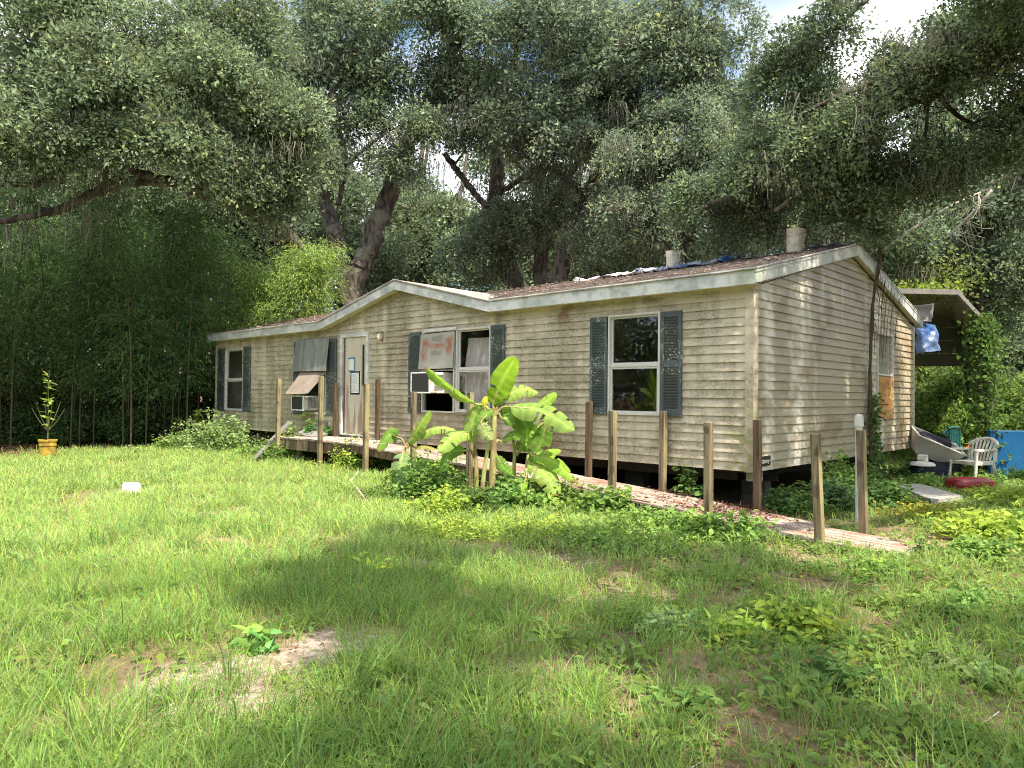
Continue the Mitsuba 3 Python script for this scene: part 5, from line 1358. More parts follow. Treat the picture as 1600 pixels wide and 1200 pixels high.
for i, (px, d_, h) in enumerate(((398, 24.0, 6.2), (432, 23.6, 6.9), (462, 24, 7.4), (486, 24.2, 6.9), (415, 24.4, 6.6), (478, 24.6, 7.2), (372, 23.4, 5.2), (445, 24.2, 7.2))):
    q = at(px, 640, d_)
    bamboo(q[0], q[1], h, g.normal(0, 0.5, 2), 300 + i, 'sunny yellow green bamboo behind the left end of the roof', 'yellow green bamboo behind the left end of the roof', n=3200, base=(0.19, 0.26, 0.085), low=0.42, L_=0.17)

# the woody vine climbing the end wall, its leafy foot, the bare fallen branch
vn = thing('climbing_vine', 'brown woody vine climbing the end wall past the narrow window to the roof', 'vine')
g = np.random.default_rng(81)
pth = smooth_path(np.array([(0.16, 4.46, -0.1, .040), (0.10, 4.50, 0.8, .036), (0.07, 4.55, 1.8, .033), (0.075, 4.60, 2.8, .031), (0.10, 4.66, 3.5, .03), (0.19, 4.66, 4.0, .03), (0.22, 4.60, 4.30, .028), (0.20, 4.50, 4.45, .02)]), 6)
pth[1:-1, 1] += g.normal(0, .012, len(pth) - 2)
st2 = pth[:, :3] + np.stack([0 * pth[:, 0], 0.05 * np.sin(np.arange(len(pth)) * 0.9), 0 * pth[:, 0]], 1)
part('stem', cat([tube(pth[:, :3], pth[:, 3], 8, 0.6, 3), tube(st2, 0.016, 6, 0.5, 4)]), 'vine_wood', vn, smooth=True)
rt = []
for i in range(46):
    a = pth[g.integers(6, len(pth) - 3)][:3]
    e = a + np.array([g.uniform(-0.01, 0.03), g.normal(0, 0.12) + (0.35 if a[2] > 2.9 else 0) * g.uniform(0, 1), g.normal(-0.15, 0.22)])
    e[0] = max(e[0], 0.035); m_ = (a + e) / 2 + g.normal(0, 0.03, 3); m_[0] = max(m_[0], 0.04)
    q = smooth_path(np.array([a, m_, e]), 4); rt.append(tube(q, np.linspace(0.008, 0.003, len(q)), 4))
for i in range(9):
    y_ = 4.7 + g.uniform(0, 1.5); q = smooth_path(np.array([(0.16, y_ - 0.1, 3.95 - (y_ - 4.7) * 0.26), (0.07, y_, 3.5 - 0.3 * (y_ - 4.7)), (0.05, y_ + g.normal(0, 0.1), 2.9 - g.uniform(0, 0.6))]), 5); rt.append(tube(q, 0.006, 4))
part('rootlets', cat(rt), 'vine_wood', vn, kind='stuff')
n = 620
k = g.uniform(0, 1, n) ** 1.6 * 1.7
pos = np.stack([0.08 + np.abs(g.normal(0, 0.06, n)) + 0.28 * np.clip(0.7 - k, 0, 1) * g.uniform(0, 1, n), 4.60 + g.normal(0, 0.09 + 0.28 * np.clip(0.8 - k, 0, 1), n), k], 1)
v, f = leaf_mesh(pos, g.normal(0, 1, (n, 3)) + [0.4, 0, -0.4], g.normal(0, .5, (n, 3)) + [1, -.3, .4], g.uniform(0.06, 0.11, n), g.uniform(0.05, 0.085, n))
part('leaves', (v, f), 'leaf_soft', vn, color=np.repeat(tone(n, (0.075, 0.12, 0.04), 0.25, 0.1, g), 4, 0), kind='stuff')
fb = thing('fallen_branch', 'long bare pale branch leaning from the roof ridge up into the right tree', 'branch')
b0, b1 = np.array([0.28, 4.55, 4.28]), at(1556, 291, 14.2)
q = smooth_path(np.array([[*b0, .026], [*((b0 * 2 + b1) / 3 + [0, 0, .10]), .024], [*((b0 + 2 * b1) / 3 + [0, 0, .10]), .020], [*b1, .014]]), 6)
part('stem', tube(q[:, :3], q[:, 3], 7, 0.2, 5), 'branch_pale', fb, smooth=True)
tw = []
for i in range(10):
    a = q[g.integers(14, len(q) - 1)][:3]; e = a + g.normal(0, 0.3, 3) + [0, 0.1, -0.5 * g.uniform(0.2, 1)]
    tw.append(tube(smooth_path(np.array([a, (a + e) / 2 + g.normal(0, .06, 3), e]), 4), np.linspace(.010, .003, 9), 4))
part('twigs', cat(tw), 'branch_pale', fb, kind='stuff')
fb = thing('hanging_branch', 'shorter broken bare branch hanging beside the long pale one', 'branch')
b0, b1 = at(1478, 372, 14.6), at(1550, 297, 14.4)
q = smooth_path(np.array([[*b0, .016], [*((b0 + b1) / 2 + [0, 0, -.05]), .028], [*b1, .034]]), 8)
part('stem', tube(q[:, :3], q[:, 3], 6, 0.2, 6), 'branch_pale', fb, smooth=True)
tw = []
for i in range(22):
    a = q[g.integers(0, 12)][:3]; e = a + g.normal(0, 0.22, 3) + [0.1, 0.1, -0.45 * g.uniform(0.2, 1)]
    tw.append(tube(smooth_path(np.array([a, (a + e) / 2 + g.normal(0, .06, 3), e]), 4), np.linspace(.008, .003, 9), 4))
part('twigs', cat(tw), 'branch_pale', fb, kind='stuff')

# ------------------------------------------------------------------ banana plants
def banana_leaf(plant, base, mid, tip, hw, face, seed, stem_from=None, base_c=(0.12, 0.20, 0.03), curl=0.25, tears=2):
    tears = 2 * tears + 1
    """One leaf: a blade along base-mid-tip with half width hw, its upper side turned to 'face'; its stalk runs from stem_from."""
    g = np.random.default_rng(seed)
    n, m = 22, 4
    p = smooth_path(np.array([base, mid, tip]), 11)[:n + 1]
    s = np.linspace(0, 1, len(p))
    t = unit(np.gradient(p, axis=0))
    face = unit(np.broadcast_to(np.asarray(face, float), p.shape) + 0 * p)
    side = unit(np.cross(t, face)); nn = np.cross(side, t)
    w = hw * np.clip(1.75 * s ** 0.42 * (1 - s) ** 0.48, 0, 1.02)
    rows = []
    u = np.linspace(-1, 1, 2 * m + 1)
    ph = g.uniform(0, 6, 2)
    for k in range(len(p)):
        wav = 0.06 * hw * np.sin(9 * s[k] * (1 + 0.3 * np.sign(u)) + ph[(u > 0).astype(int)]) * np.abs(u) * 2 + 0.035 * hw * np.sin(40 * s[k] + 3 * u)
        lift = w[k] * (0.34 * np.abs(u) - (0.34 + curl) * u ** 2)
        rows.append(p[k] + side[k] * (u * w[k])[:, None] + nn[k] * (lift + wav)[:, None])
    v = np.array(rows); c = 2 * m + 1
    i, j = np.meshgrid(np.arange(len(p) - 1), np.arange(c - 1), indexing='ij')
    f = np.stack([i * c + j, (i + 1) * c + j, (i + 1) * c + j + 1, i * c + j + 1], -1)
    keep = np.ones(f.shape[:2], bool)
    for _ in range(tears):                       # splits running from the edge towards the rib
        k = int(g.integers(4, len(p) - 4)); left = g.uniform() < 0.5
        d_ = int(g.integers(1, m))
        keep[k, :d_ if left else 0] = False
        if not left: keep[k, c - 1 - d_:] = False
    f = f[keep].reshape(-1, 4)
    col = np.repeat(tone(len(p), base_c, 0.04, 0.03, g), c, 0).reshape(len(p), c, 3)
    col *= (1 + 0.10 * np.sin(s * 90)[:, None, None]) * (1 + 0.05 * np.abs(u)[None, :, None])
    col[:, m] = np.array(base_c) * 2.2 + [0.08, 0.07, 0.03]
    edge = np.abs(u)[None, :, None] > 0.9
    col = np.where(edge & (g.uniform(0, 1, (len(p), 1, 1)) < 0.35), np.array([0.34, 0.28, 0.10]), col)
    if g.uniform() < 0.3: col[-2:, :] = [0.30, 0.24, 0.10]
    lf = part('leaf', (v.reshape(-1, 3), f), 'banana_leaf', plant, smooth=True, color=col.reshape(-1, 3))
    if stem_from is not None:
        q = smooth_path(np.array([stem_from, (np.array(stem_from) + base) / 2 + [0, 0, 0.06], base, p[8]]), 5)
        part('stalk', tube(q, np.linspace(0.024, 0.009, len(q)), 6), 'banana_stem', lf, smooth=True)


B['banana_stem'] = principled(lambda p, n, uv: mix((0.34, 0.36, 0.14), (0.27, 0.19, 0.10), smoothstep(0.45, 0.65, fbm(p.x * 14, p.y * 14, p.z * 4, 3))), 0.6, 0.3)
BD = 10.35
CF = -FW                                                   # towards the camera


def bpt(px, py, dd=0.0): return at(px, py, BD + dd)


def pseudo(plant, pts, r):
    q = smooth_path(np.array(pts), 5)
    part('stem', tube(q, np.linspace(r, r * 0.6, len(q)), 9, 0.15, 3), 'banana_stem', plant, smooth=True)


upv = np.array([0, 0, 1.0])
bn = thing('banana_plant', 'big clump of banana plants with broad sunny leaves in front of the ramp', 'banana plant')
pseudo(bn, [(*bpt(768, 792)[:2], -0.05), bpt(769, 750), bpt(771, 700), bpt(772, 650)], 0.062)
pseudo(bn, [(*bpt(744, 780, .25)[:2], 0), bpt(744, 735, .2), bpt(742, 700, .2)], 0.045)
pseudo(bn, [(*bpt(803, 780, .3)[:2], 0), bpt(803, 740, .3), bpt(804, 712, .3)], 0.04)
pseudo(bn, [(*bpt(822, 770, .15)[:2], 0), bpt(822, 740, .1), bpt(824, 716, .1)], 0.035)
pseudo(bn, [(*bpt(752, 790, -.1)[:2], 0), bpt(756, 740, -.1), bpt(764, 690, -.1)], 0.04)
X = lambda px, py, dd=0.0: bpt(px, py, dd)
right_, left_ = RI, -RI
G1, G2, G3 = (0.15, 0.26, 0.04), (0.095, 0.18, 0.035), (0.19, 0.28, 0.07)
top = X(772, 650)
banana_leaf(bn, X(770, 634), X(783, 598, -.05), X(806, 557, .05), 0.19, CF + 0.2 * left_, 1, top, (0.13, 0.23, 0.02), 0.1, 1)
banana_leaf(bn, X(742, 631), X(705, 604, -.25), X(664, 573, -.4), 0.15, upv * 0.9 + 0.5 * right_ - 0.35 * CF, 2, top, (0.13, 0.22, 0.03), 0.5, 1)
banana_leaf(bn, X(758, 642), X(757, 630, -.02), X(761, 618, 0), 0.055, CF, 3, top, (0.36, 0.34, 0.04), 0.8, 0)
banana_leaf(bn, X(787, 623), X(815, 608, .1), X(841, 613, .2), 0.13, upv * 0.55 + CF * 0.7, 4, top, G3, 0.4, 2)
banana_leaf(bn, X(842, 634, .4), X(857, 625, .45), X(869, 613, .5), 0.085, CF + 0.5 * upv, 5, X(820, 690, .2), G1, 0.2, 0)
banana_leaf(bn, X(797, 636), X(846, 642, -.15), X(898, 673, -.35), 0.20, upv * 0.62 + CF * 0.75, 6, top, (0.15, 0.23, 0.06), 0.35, 3)
banana_leaf(bn, X(786, 655), X(812, 652, .1), X(834, 686, .2), 0.19, CF * 0.8 + upv * 0.3 + left_ * .4, 7, top, G2, 0.3, 2)
banana_leaf(bn, X(852, 660, .3), X(846, 690, .3), X(826, 722, .3), 0.15, CF * 0.9 + left_ * .2, 8, X(806, 712, .3), G2, 0.2, 2)
banana_leaf(bn, X(737, 675, .1), X(710, 680, -.1), X(685, 706, -.3), 0.15, upv * 0.6 + CF * 0.6, 9, X(742, 700, .2), G3, 0.4, 2)
banana_leaf(bn, X(727, 704, .1), X(703, 708, 0), X(688, 738, -.1), 0.10, CF * 0.7 + left_ * .3, 10, X(742, 715, .2), G2, 0.3, 1)
banana_leaf(bn, X(740, 692, .1), X(737, 664, .05), X(752, 628, .05), 0.12, CF + right_ * .4, 11, X(744, 720, .2), G3, 0.2, 2)
banana_leaf(bn, X(758, 664, -.1), X(752, 652, -.1), X(772, 640, -.05), 0.10, CF * .8 + upv * .5, 12, top, G2, 0.3, 1)
banana_leaf(bn, X(752, 660, -.15), X(758, 674, -.2), X(770, 688, -.25), 0.11, CF * .8 + upv * .4, 13, top, (0.17, 0.22, 0.09), 0.4, 2)
banana_leaf(bn, X(826, 722, .05), X(852, 742, -.1), X(872, 775, -.25), 0.17, CF * .7 + upv * .5, 14, X(824, 716, .1), G3, 0.3, 2)
banana_leaf(bn, X(832, 712, .05), X(866, 722, -.05), X(899, 754, -.15), 0.13, CF * .6 + upv * .7, 15, X(824, 716, .1), G1, 0.3, 1)
banana_leaf(bn, X(834, 710, .1), X(856, 706, .1), X(878, 703, .15), 0.09, CF * .5 + upv * .8, 16, X(824, 716, .1), G1, 0.3, 1)
banana_leaf(bn, X(776, 712, .1), X(785, 728, .05), X(800, 742, 0), 0.10, CF * .8 + upv * .3, 17, X(770, 700), G2, 0.3, 1)
banana_leaf(bn, X(800, 678, .2), X(822, 670, .15), X(822, 698, .0), 0.12, CF * .7 + upv * .5, 18, X(804, 712, .3), G1, 0.3, 2)
banana_leaf(bn, X(784, 690, .1), X(802, 678, .05), X(824, 690, -.05), 0.09, CF * .6 + upv * .6, 19, X(770, 700), G2, 0.3, 1)
banana_leaf(bn, X(806, 700, .3), X(826, 690, .35), X(856, 660, .4), 0.13, CF * .9, 20, X(804, 712, .3), G2, 0.2, 2)
banana_leaf(bn, X(782, 640, .1), X(800, 640, .2), X(822, 655, .25), 0.12, CF * .6 + upv * .6, 21, top, G1, 0.3, 1)
banana_leaf(bn, X(820, 748, -.1), X(812, 762, -.2), X(800, 772, -.25), 0.09, CF * .6 + upv * .6, 22, X(822, 740, .1), G1, 0.3, 1)
banana_leaf(bn, X(822, 745, -.1), X(812, 770, -.25), X(816, 786, -.3), 0.08, CF * .8 + upv * .4, 23, X(822, 735, .1), G1, 0.2, 1)
b2 = thing('banana_plant', 'small young banana plant at left of the big clump, with one pale drooping leaf', 'banana plant')
pseudo(b2, [(*bpt(637, 772, .6)[:2], -0.05), X(637, 735, .6), X(635, 700, .6)], 0.045)
t2 = X(635, 702, .6)
banana_leaf(b2, X(637, 694, .6), X(653, 670, .5), X(672, 641, .5), 0.11, CF * .8 + left_ * .5 + upv * .3, 31, t2, (0.14, 0.21, 0.04), 0.4, 1)
banana_leaf(b2, X(655, 683, .6), X(684, 669, .6), X(712, 673, .6), 0.10, upv * 0.7 + CF * .6, 32, t2, G3, 0.4, 2)
banana_leaf(b2, X(622, 684, .6), X(608, 680, .5), X(591, 706, .4), 0.12, CF * .8 + upv * .2 + left_ * .3, 33, t2, G2, 0.3, 2)
banana_leaf(b2, X(630, 706, .5), X(626, 732, .35), X(633, 764, .3), 0.16, CF + upv * .15, 34, t2, (0.14, 0.21, 0.09), 0.25, 2)
banana_leaf(b2, X(648, 699, .6), X(664, 698, .55), X(681, 703, .5), 0.055, upv * 0.7 + CF * .5, 35, t2, (0.20, 0.18, 0.06), 0.3, 1)

# ------------------------------------------------------------------ weeds and bushes
def leaf6(pos, axis, nrm, length, width, fold=0.2):
    axis = unit(axis); side = unit(np.cross(nrm, axis)); nn = np.cross(axis, side)
    L_, W_ = np.asarray(length)[:, None], np.asarray(width)[:, None]
    a = lambda u, w: pos + axis * L_ * u + side * W_ * w + nn * W_ * (abs(w) * fold * 2) - nn * L_ * 0.12 * u * u
    v = np.stack([a(0, 0), a(0.28, 0.46), a(0.66, 0.40), a(1, 0), a(0.66, -0.40), a(0.28, -0.46)], 1)
    f = (np.array([[0, 3, 1], [1, 3, 2], [0, 5, 3], [5, 4, 3]])[None] + 6 * np.arange(len(pos))[:, None, None]).reshape(-1, 3)
    return (v.reshape(-1, 3), f)


def weed(px, py, rx, h, n, label, base=(0.11, 0.17, 0.045), leaf=0.07, asp=0.7, seed=0, at_=None, name='weed', z0=0.0, category='weed', group=None, tall=0.0):
    g = np.random.default_rng(1000 + seed)
    c = ground_at(px, py) if at_ is None else np.array(at_, float)
    k = max(5, int(n / 26))
    st = np.stack([g.normal(0, 0.45, k) * rx, g.normal(0, 0.45, k) * rx, g.uniform(0.35, 1.0, k) * h], 1)
    st[:, 2] *= np.clip(1.15 - 0.55 * np.linalg.norm(st[:, :2], axis=1) / rx, 0.25, 1.1)
    own = g.integers(0, k, n)
    u = g.uniform(0.15, 1.0, n) ** 0.7
    pos = st[own] * np.stack([0.6 + 0.4 * u, 0.6 + 0.4 * u, u], 1) + g.normal(0, 0.05 + 0.03 * rx, (n, 3)) * [1, 1, 0.6]
    pos[:, 2] = np.maximum(pos[:, 2], 0.02)
    ax = unit(np.stack([g.normal(0, 1, n), g.normal(0, 1, n), g.normal(-0.05, 0.4, n)], 1))
    nn = unit(np.stack([g.normal(0, .45, n), g.normal(0, .45, n), np.ones(n)], 1))
    ln = leaf * g.uniform(0.6, 1.35, n)
    m = leaf6(pos + [c[0], c[1], z0], ax, nn, ln, ln * asp)
    t = thing(name, label, category, group)
    sm = [tube(np.array([(c[0] + a[0] * .55, c[1] + a[1] * .55, z0 - 0.03), (c[0] + a[0] * .8, c[1] + a[1] * .8, z0 + a[2] * .5), (c[0] + a[0], c[1] + a[1], z0 + a[2])]), [.006, .005, .003], 4) for a in st]
    part('stems', cat(sm), 'weed_stem', t, kind='stuff')
    kc = tone(k, base, 0.15, 0.08, g)[own] * (1 + 0.2 * g.normal(0, 1, (n, 1)).clip(-1.5, 1.8))
    part('leaves', m, 'leaf_soft', t, color=np.repeat(np.clip(kc, .004, .8), 6, 0), kind='stuff')
    return t


B['weed_stem'] = principled((0.13, 0.15, 0.06), 0.7, 0.3)
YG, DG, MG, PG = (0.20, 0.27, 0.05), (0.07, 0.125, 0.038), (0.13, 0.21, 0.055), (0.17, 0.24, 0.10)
for i, a in enumerate([
    (335, 708, 1.25, 1.0, 3200, 'pale green bushy weed mound at the left corner of the home', PG, .08), (270, 706, 0.8, 0.55, 900, 'low green weed mound left of the pale bushy mound', MG, .07),
    (410, 718, 0.8, 0.5, 1000, 'green weeds before the leaning grey panel', MG, .07), (455, 724, 0.6, 0.75, 1100, 'green weeds under the left end of the porch', MG, .07),
    (492, 722, 0.45, 0.95, 520, 'tall weed with big heart shaped leaves climbing the porch beam', (0.10, 0.19, 0.06), .12), (527, 712, 0.6, 0.85, 1100, 'pale leafed weed growing over the porch edge beside the second post', PG, .08),
    (558, 738, 0.7, 0.62, 1400, 'light green weeds in front of the porch', YG, .065), (600, 738, 0.65, 0.68, 1100, 'dark glossy weeds behind the small banana plant', DG, .08),
    (668, 784, 0.66, 0.72, 2400, 'dense bright bush of weeds between the two banana plants', MG, .07), (700, 806, 0.55, 0.35, 1000, 'low yellow green weeds at the foot of the banana bush', YG, .06),
    (720, 760, 0.35, 0.6, 420, 'small leafed shrub behind the banana bush', PG, .05), (745, 806, 0.35, 0.40, 600, 'dark leafed weed at the foot of the big banana stem', DG, .06),
    (805, 792, 0.5, 0.42, 700, 'broad leafed weeds under the right side of the big banana clump', MG, .10), (880, 792, 0.55, 0.42, 800, 'mixed weeds beside the ramp, right of the banana clump', MG, .06),
    (945, 806, 0.6, 0.36, 800, 'broad leafed weeds by the long middle ramp board', (0.12, 0.19, 0.05), .09), (1000, 828, 0.6, 0.24, 800, 'low weeds in the shade below the broken ramp step', MG, .06),
    (1075, 838, 0.5, 0.28, 700, 'weeds at the foot of the post right of the ramp step', MG, .07), (1150, 846, 0.5, 0.28, 600, 'weeds along the lower end of the ramp', MG, .07),
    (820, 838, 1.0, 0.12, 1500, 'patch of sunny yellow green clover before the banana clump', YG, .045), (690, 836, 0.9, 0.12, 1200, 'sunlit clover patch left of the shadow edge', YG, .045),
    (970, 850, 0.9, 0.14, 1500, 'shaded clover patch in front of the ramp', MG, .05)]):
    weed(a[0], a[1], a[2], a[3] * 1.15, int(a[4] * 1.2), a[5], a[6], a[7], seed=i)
for i, a in enumerate([
    ((-0.95, -0.02, 0.05), 0.22, 0.75, 360, 'dark leafed creeper on the post before the right window', DG, .10), ((0.30, 0.55, 0), 0.5, 0.42, 900, 'dark green weeds at the right front corner of the home', DG, .07),
    ((0.55, 1.6, 0), 0.6, 0.45, 1100, 'blue green weeds beside the end wall behind the first ramp end post', (0.07, 0.125, 0.055), .08), ((0.35, 2.2, 0), 0.5, 0.75, 900, 'leafy shrub hanging at the bottom edge of the end wall', MG, .075),
    ((0.95, 2.3, 0), 0.6, 0.4, 1000, 'dark weeds between the vent pipe and the end wall', DG, .08), ((0.25, 3.3, 0), 0.5, 0.6, 800, 'leafy weeds by the middle of the end wall', MG, .07),
    ((0.75, 5.2, 0), 0.55, 0.26, 800, 'green weeds behind the flat grey slab', MG, .08), ((0.15, 6.5, 0), 0.35, 0.42, 500, 'weeds around the lidded drum', DG, .08),
    ((1.05, 5.75, 0), 0.3, 0.16, 240, 'leafy weeds growing between the drum and the red tub', MG, .09), ((1.05, 7.3, 0), 0.40, 0.30, 300, 'broad leafed weeds under the white garden chair', MG, .12),
    ((1.85, 6.2, 0), 0.45, 0.24, 600, 'weeds right of the red tub', MG, .09), ((2.05, 7.3, 0), 0.6, 0.32, 1100, 'weeds at the foot of the blue panel', MG, .09),
    ((2.0, 4.5, 0), 0.7, 0.16, 1100, 'sunny weeds in front of the red tub', YG, .08), ((2.6, 3.9, 0), 0.8, 0.26, 1400, 'bright weeds at the right edge beyond the ramp end', YG, .08),
    ((1.6, 1.9, 0), 0.6, 0.14, 1100, 'yellow flowering weeds in front of the flat slab', (0.22, 0.22, 0.04), .05), ((2.3, 1.5, 0), 0.7, 0.16, 1100, 'bright yellow green weeds right of the ramp end', YG, .07),
    ((2.9, 0.6, 0), 0.8, 0.28, 1300, 'broad yellow green weeds beyond the low end of the ramp', YG, .09), ((3.3, 2.0, 0), 0.8, 0.3, 1200, 'green weeds at the right edge in the sun', MG, .09),
    ((3.6, 0.1, 0), 0.7, 0.22, 900, 'sparse weeds at the right edge of the yard', MG, .08), ((2.7, -0.7, 0), 0.6, 0.16, 700, 'low weeds in front of the ramp end', MG, .07)]):
    weed(0, 0, a[1], a[2], a[3], a[4], a[5], a[6], seed=50 + i, at_=a[0])
for i, (px, py, r_, h_, n_, lb, b_, lf_) in enumerate([
    (404, 1016, .13, .12, 46, 'single broad leafed weed on the sandy patch', (0.10, 0.20, 0.05), .13), (1232, 985, .30, .18, 260, 'yellow green weed patch in the middle of the shaded yard', YG, .085), (1160, 1000, .22, .15, 150, 'narrow leafed weed left of the yellow green patch', YG, .09),
    (1300, 1075, .20, .18, 170, 'dark green weed low in the right foreground', DG, .09), (1380, 905, .35, .18, 300, 'weeds in the shade before the ramp end', MG, .08), (1520, 960, .40, .16, 320, 'weeds at the right edge of the shaded yard', MG, .08), (1480, 1050, .25, .12, 120, 'sparse pale weeds at lower right', PG, .09),
    (1030, 985, .25, .16, 170, 'small leafed weed left of centre in the shade', PG, .07), (1060, 1120, .15, .10, 60, 'low round leafed weed at the bottom right of centre', MG, .10), (700, 905, .22, .08, 120, 'low weed at the edge of the shadow', MG, .06), (585, 895, .25, .12, 160, 'bright weed on the edge of sun and shadow', YG, .08)]):
    weed(px, py, r_, h_, n_, lb, b_, lf_, seed=90 + i, asp=0.5)
# the yellow bucket's tall weed and two more sunlit seedlings
def tall_weed(base, h, n, label, seed, lean=(0, 0)):
    g = np.random.default_rng(seed)
    t = thing('tall_weed', label, 'weed')
    q = smooth_path(np.array([base, base + [lean[0] * .4, lean[1] * .4, h * .5], base + [lean[0], lean[1], h]]), 6)
    part('stem', tube(q, np.linspace(.014, .005, len(q)), 5), 'weed_stem', t)
    u = g.uniform(0.3, 1.0, n); idx = (u * (len(q) - 1)).astype(int)
    P_ = q[idx]; th = g.uniform(0, 6.28, n)
    ax = np.stack([np.cos(th), np.sin(th), g.normal(0.3, .4, n)], 1)
    m = leaf6(P_ + ax * 0.02, ax, np.tile([0, 0, 1.0], (n, 1)) + g.normal(0, .3, (n, 3)), g.uniform(.10, .20, n), g.uniform(.05, .09, n))
    part('leaves', m, 'leaf_soft', t, color=np.repeat(tone(n, (0.20, 0.26, 0.06), .15, .06, g), 6, 0), kind='stuff')
    br = []
    for k in range(6):
        s_ = q[2]; th_ = k * 1.05
        e = s_ + np.array([math.cos(th_) * .35, math.sin(th_) * .35, h * g.uniform(.3, .5)])
        br.append(tube(smooth_path(np.array([s_, (s_ + e) / 2 + [0, 0, -.05], e]), 4), np.linspace(.009, .004, 9), 4))
    part('side_shoots', cat(br), 'weed_stem', t)


tall_weed(pb + [0, 0, 0.36], 1.75, 46, 'tall thin weed growing out of the yellow bucket', 5)
tall_weed(ground_at(268, 700), 0.85, 40, 'spindly sunlit weed at the edge of the bamboo, left of the home', 6, (0.15, 0.1))
tall_weed(np.array([-16.9, -0.5, 0.35]), 0.75, 60, 'yellowish creeper against the left corner of the home', 7, (0.35, -0.1))
# bushes and creepers at right behind the junk
for i, a in enumerate([((-0.9, 15.0), 1.3, 1.3, (0.09, 0.14, 0.04), 'dense bush seen under the carport roof'), ((1.2, 15.5), 1.5, 1.2, (0.11, 0.17, 0.045), 'light green bush beyond the carport post'), ((3.2, 14.2), 1.6, 1.3, (0.11, 0.17, 0.045), 'leafy bush behind the blue panel'),
                       ((-0.2, 11.2), 0.9, 0.75, (0.10, 0.16, 0.04), 'bush right behind the tipped grey tub'), ((1.4, 11.6), 1.0, 0.8, (0.10, 0.16, 0.04), 'bush behind the teal chair'), ((-2.6, 13.0), 1.2, 1.2, (0.10, 0.15, 0.04), 'bush behind the rear corner of the home'), ((3.8, 11.0), 1.0, 0.9, (0.12, 0.18, 0.05), 'bush cut by the right edge behind the blue panel'),
                       ((2.6, 18.5), 2.0, 2.0, (0.10, 0.15, 0.05), 'tall pale bush far behind the carport'), ((-3.5, 19.0), 2.2, 1.9, (0.09, 0.13, 0.04), 'tall bush in the woods behind the carport'), ((5.5, 16.0), 1.8, 1.7, (0.10, 0.15, 0.045), 'tall bush at the right edge of the woods')]):
    (x, y), rx, rz, b_, lb = a
    g = np.random.default_rng(400 + i)
    t = thing('bush', lb, 'bush')
    part('stems', cat([tube(np.array([(x + g.normal(0, .2), y + g.normal(0, .2), -0.1), (x + g.normal(0, rx * .3), y + g.normal(0, rx * .3), rz * .6), (x + g.normal(0, rx * .5), y + g.normal(0, rx * .5), rz * 1.4)]), [.03, .02, .008], 5) for _ in range(7)]), 'bark', t)
    instance_crown(t, [(x, y, rz * 0.95, rx, rz, 1.0)], 'bush_' + 'abcdefghij'[i], b_, g, 2.6, sc=0.026, bsdf='leaf_soft', n=150, leaf=0.20)
def creeper(label, pts, spread, n, seed, base=(0.07, 0.12, 0.035), leaf=0.10):
    g = np.random.default_rng(seed)
    t = thing('creeper', label, 'creeper')
    q = smooth_path(np.array(pts), 8)
    part('stem', tube(q, 0.014, 5), 'vine_wood', t)
    idx = g.integers(0, len(q), n)
    P_ = q[idx] + g.normal(0, 1, (n, 3)) * spread
    m = leaf6(P_, g.normal(0, 1, (n, 3)) + [0, 0, -.5], g.normal(0, .6, (n, 3)) + [.5, -.6, .6], leaf * g.uniform(.6, 1.3, n), leaf * .75 * g.uniform(.6, 1.2, n))
    part('leaves', m, 'leaf_soft', t, color=np.repeat(tone(n, base, .25, .1, g), 6, 0), kind='stuff')


creeper('dark leafy creeper covering the right carport post', [(1.10, 8.5, 0), (1.08, 8.5, 1.2), (1.12, 8.52, 2.4), (1.05, 8.5, 3.3)], np.array([.17, .17, .12]), 1900, 501)
creeper('sunny creeper sprawling over the top of the carport roof', [(-3.2, 9.4, 4.02), (-2.0, 9.3, 4.22), (-0.9, 9.1, 4.15), (0.2, 8.9, 4.05)], np.array([.30, .30, .09]), 1500, 502, (0.15, 0.20, 0.04))
creeper('creeper hanging on the leftmost dark limb of the right tree', [tuple(at(1440, 400, 18)), tuple(at(1480, 430, 18)), tuple(at(1500, 450, 18))], np.array([.35, .35, .25]), 700, 503, (0.14, 0.18, 0.06))
for i, px in enumerate((-20, 25, 70, 112, 150, 188, 225, 262, 300)):
    q = at(px, 680, 21.6 + (i % 3) * 0.5); g = np.random.default_rng(470 + i)
    if q[0] > -L - 0.7: continue
    t = thing('undergrowth_shrub', 'dark leafy shrub growing low between the bamboo stems', 'shrub', 'low shrubs between the bamboo stems')
    part('stems', cat([tube(np.array([(q[0] + g.normal(0, .1), q[1] + g.normal(0, .1), -0.1), (q[0] + g.normal(0, .25), q[1] + g.normal(0, .25), .5), (q[0] + g.normal(0, .4), q[1] + g.normal(0, .4), 1.0)]), [.012, .009, .004], 4) for _ in range(6)]), 'bark', t)
    instance_crown(t, [(q[0], q[1], 0.5 + 0.15 * (i % 2), 0.75, 0.6, 1.0)], 'undergrowth', (0.05, 0.085, 0.03), g, 2.2, sc=0.020, bsdf='leaf_soft', n=150, leaf=0.20)
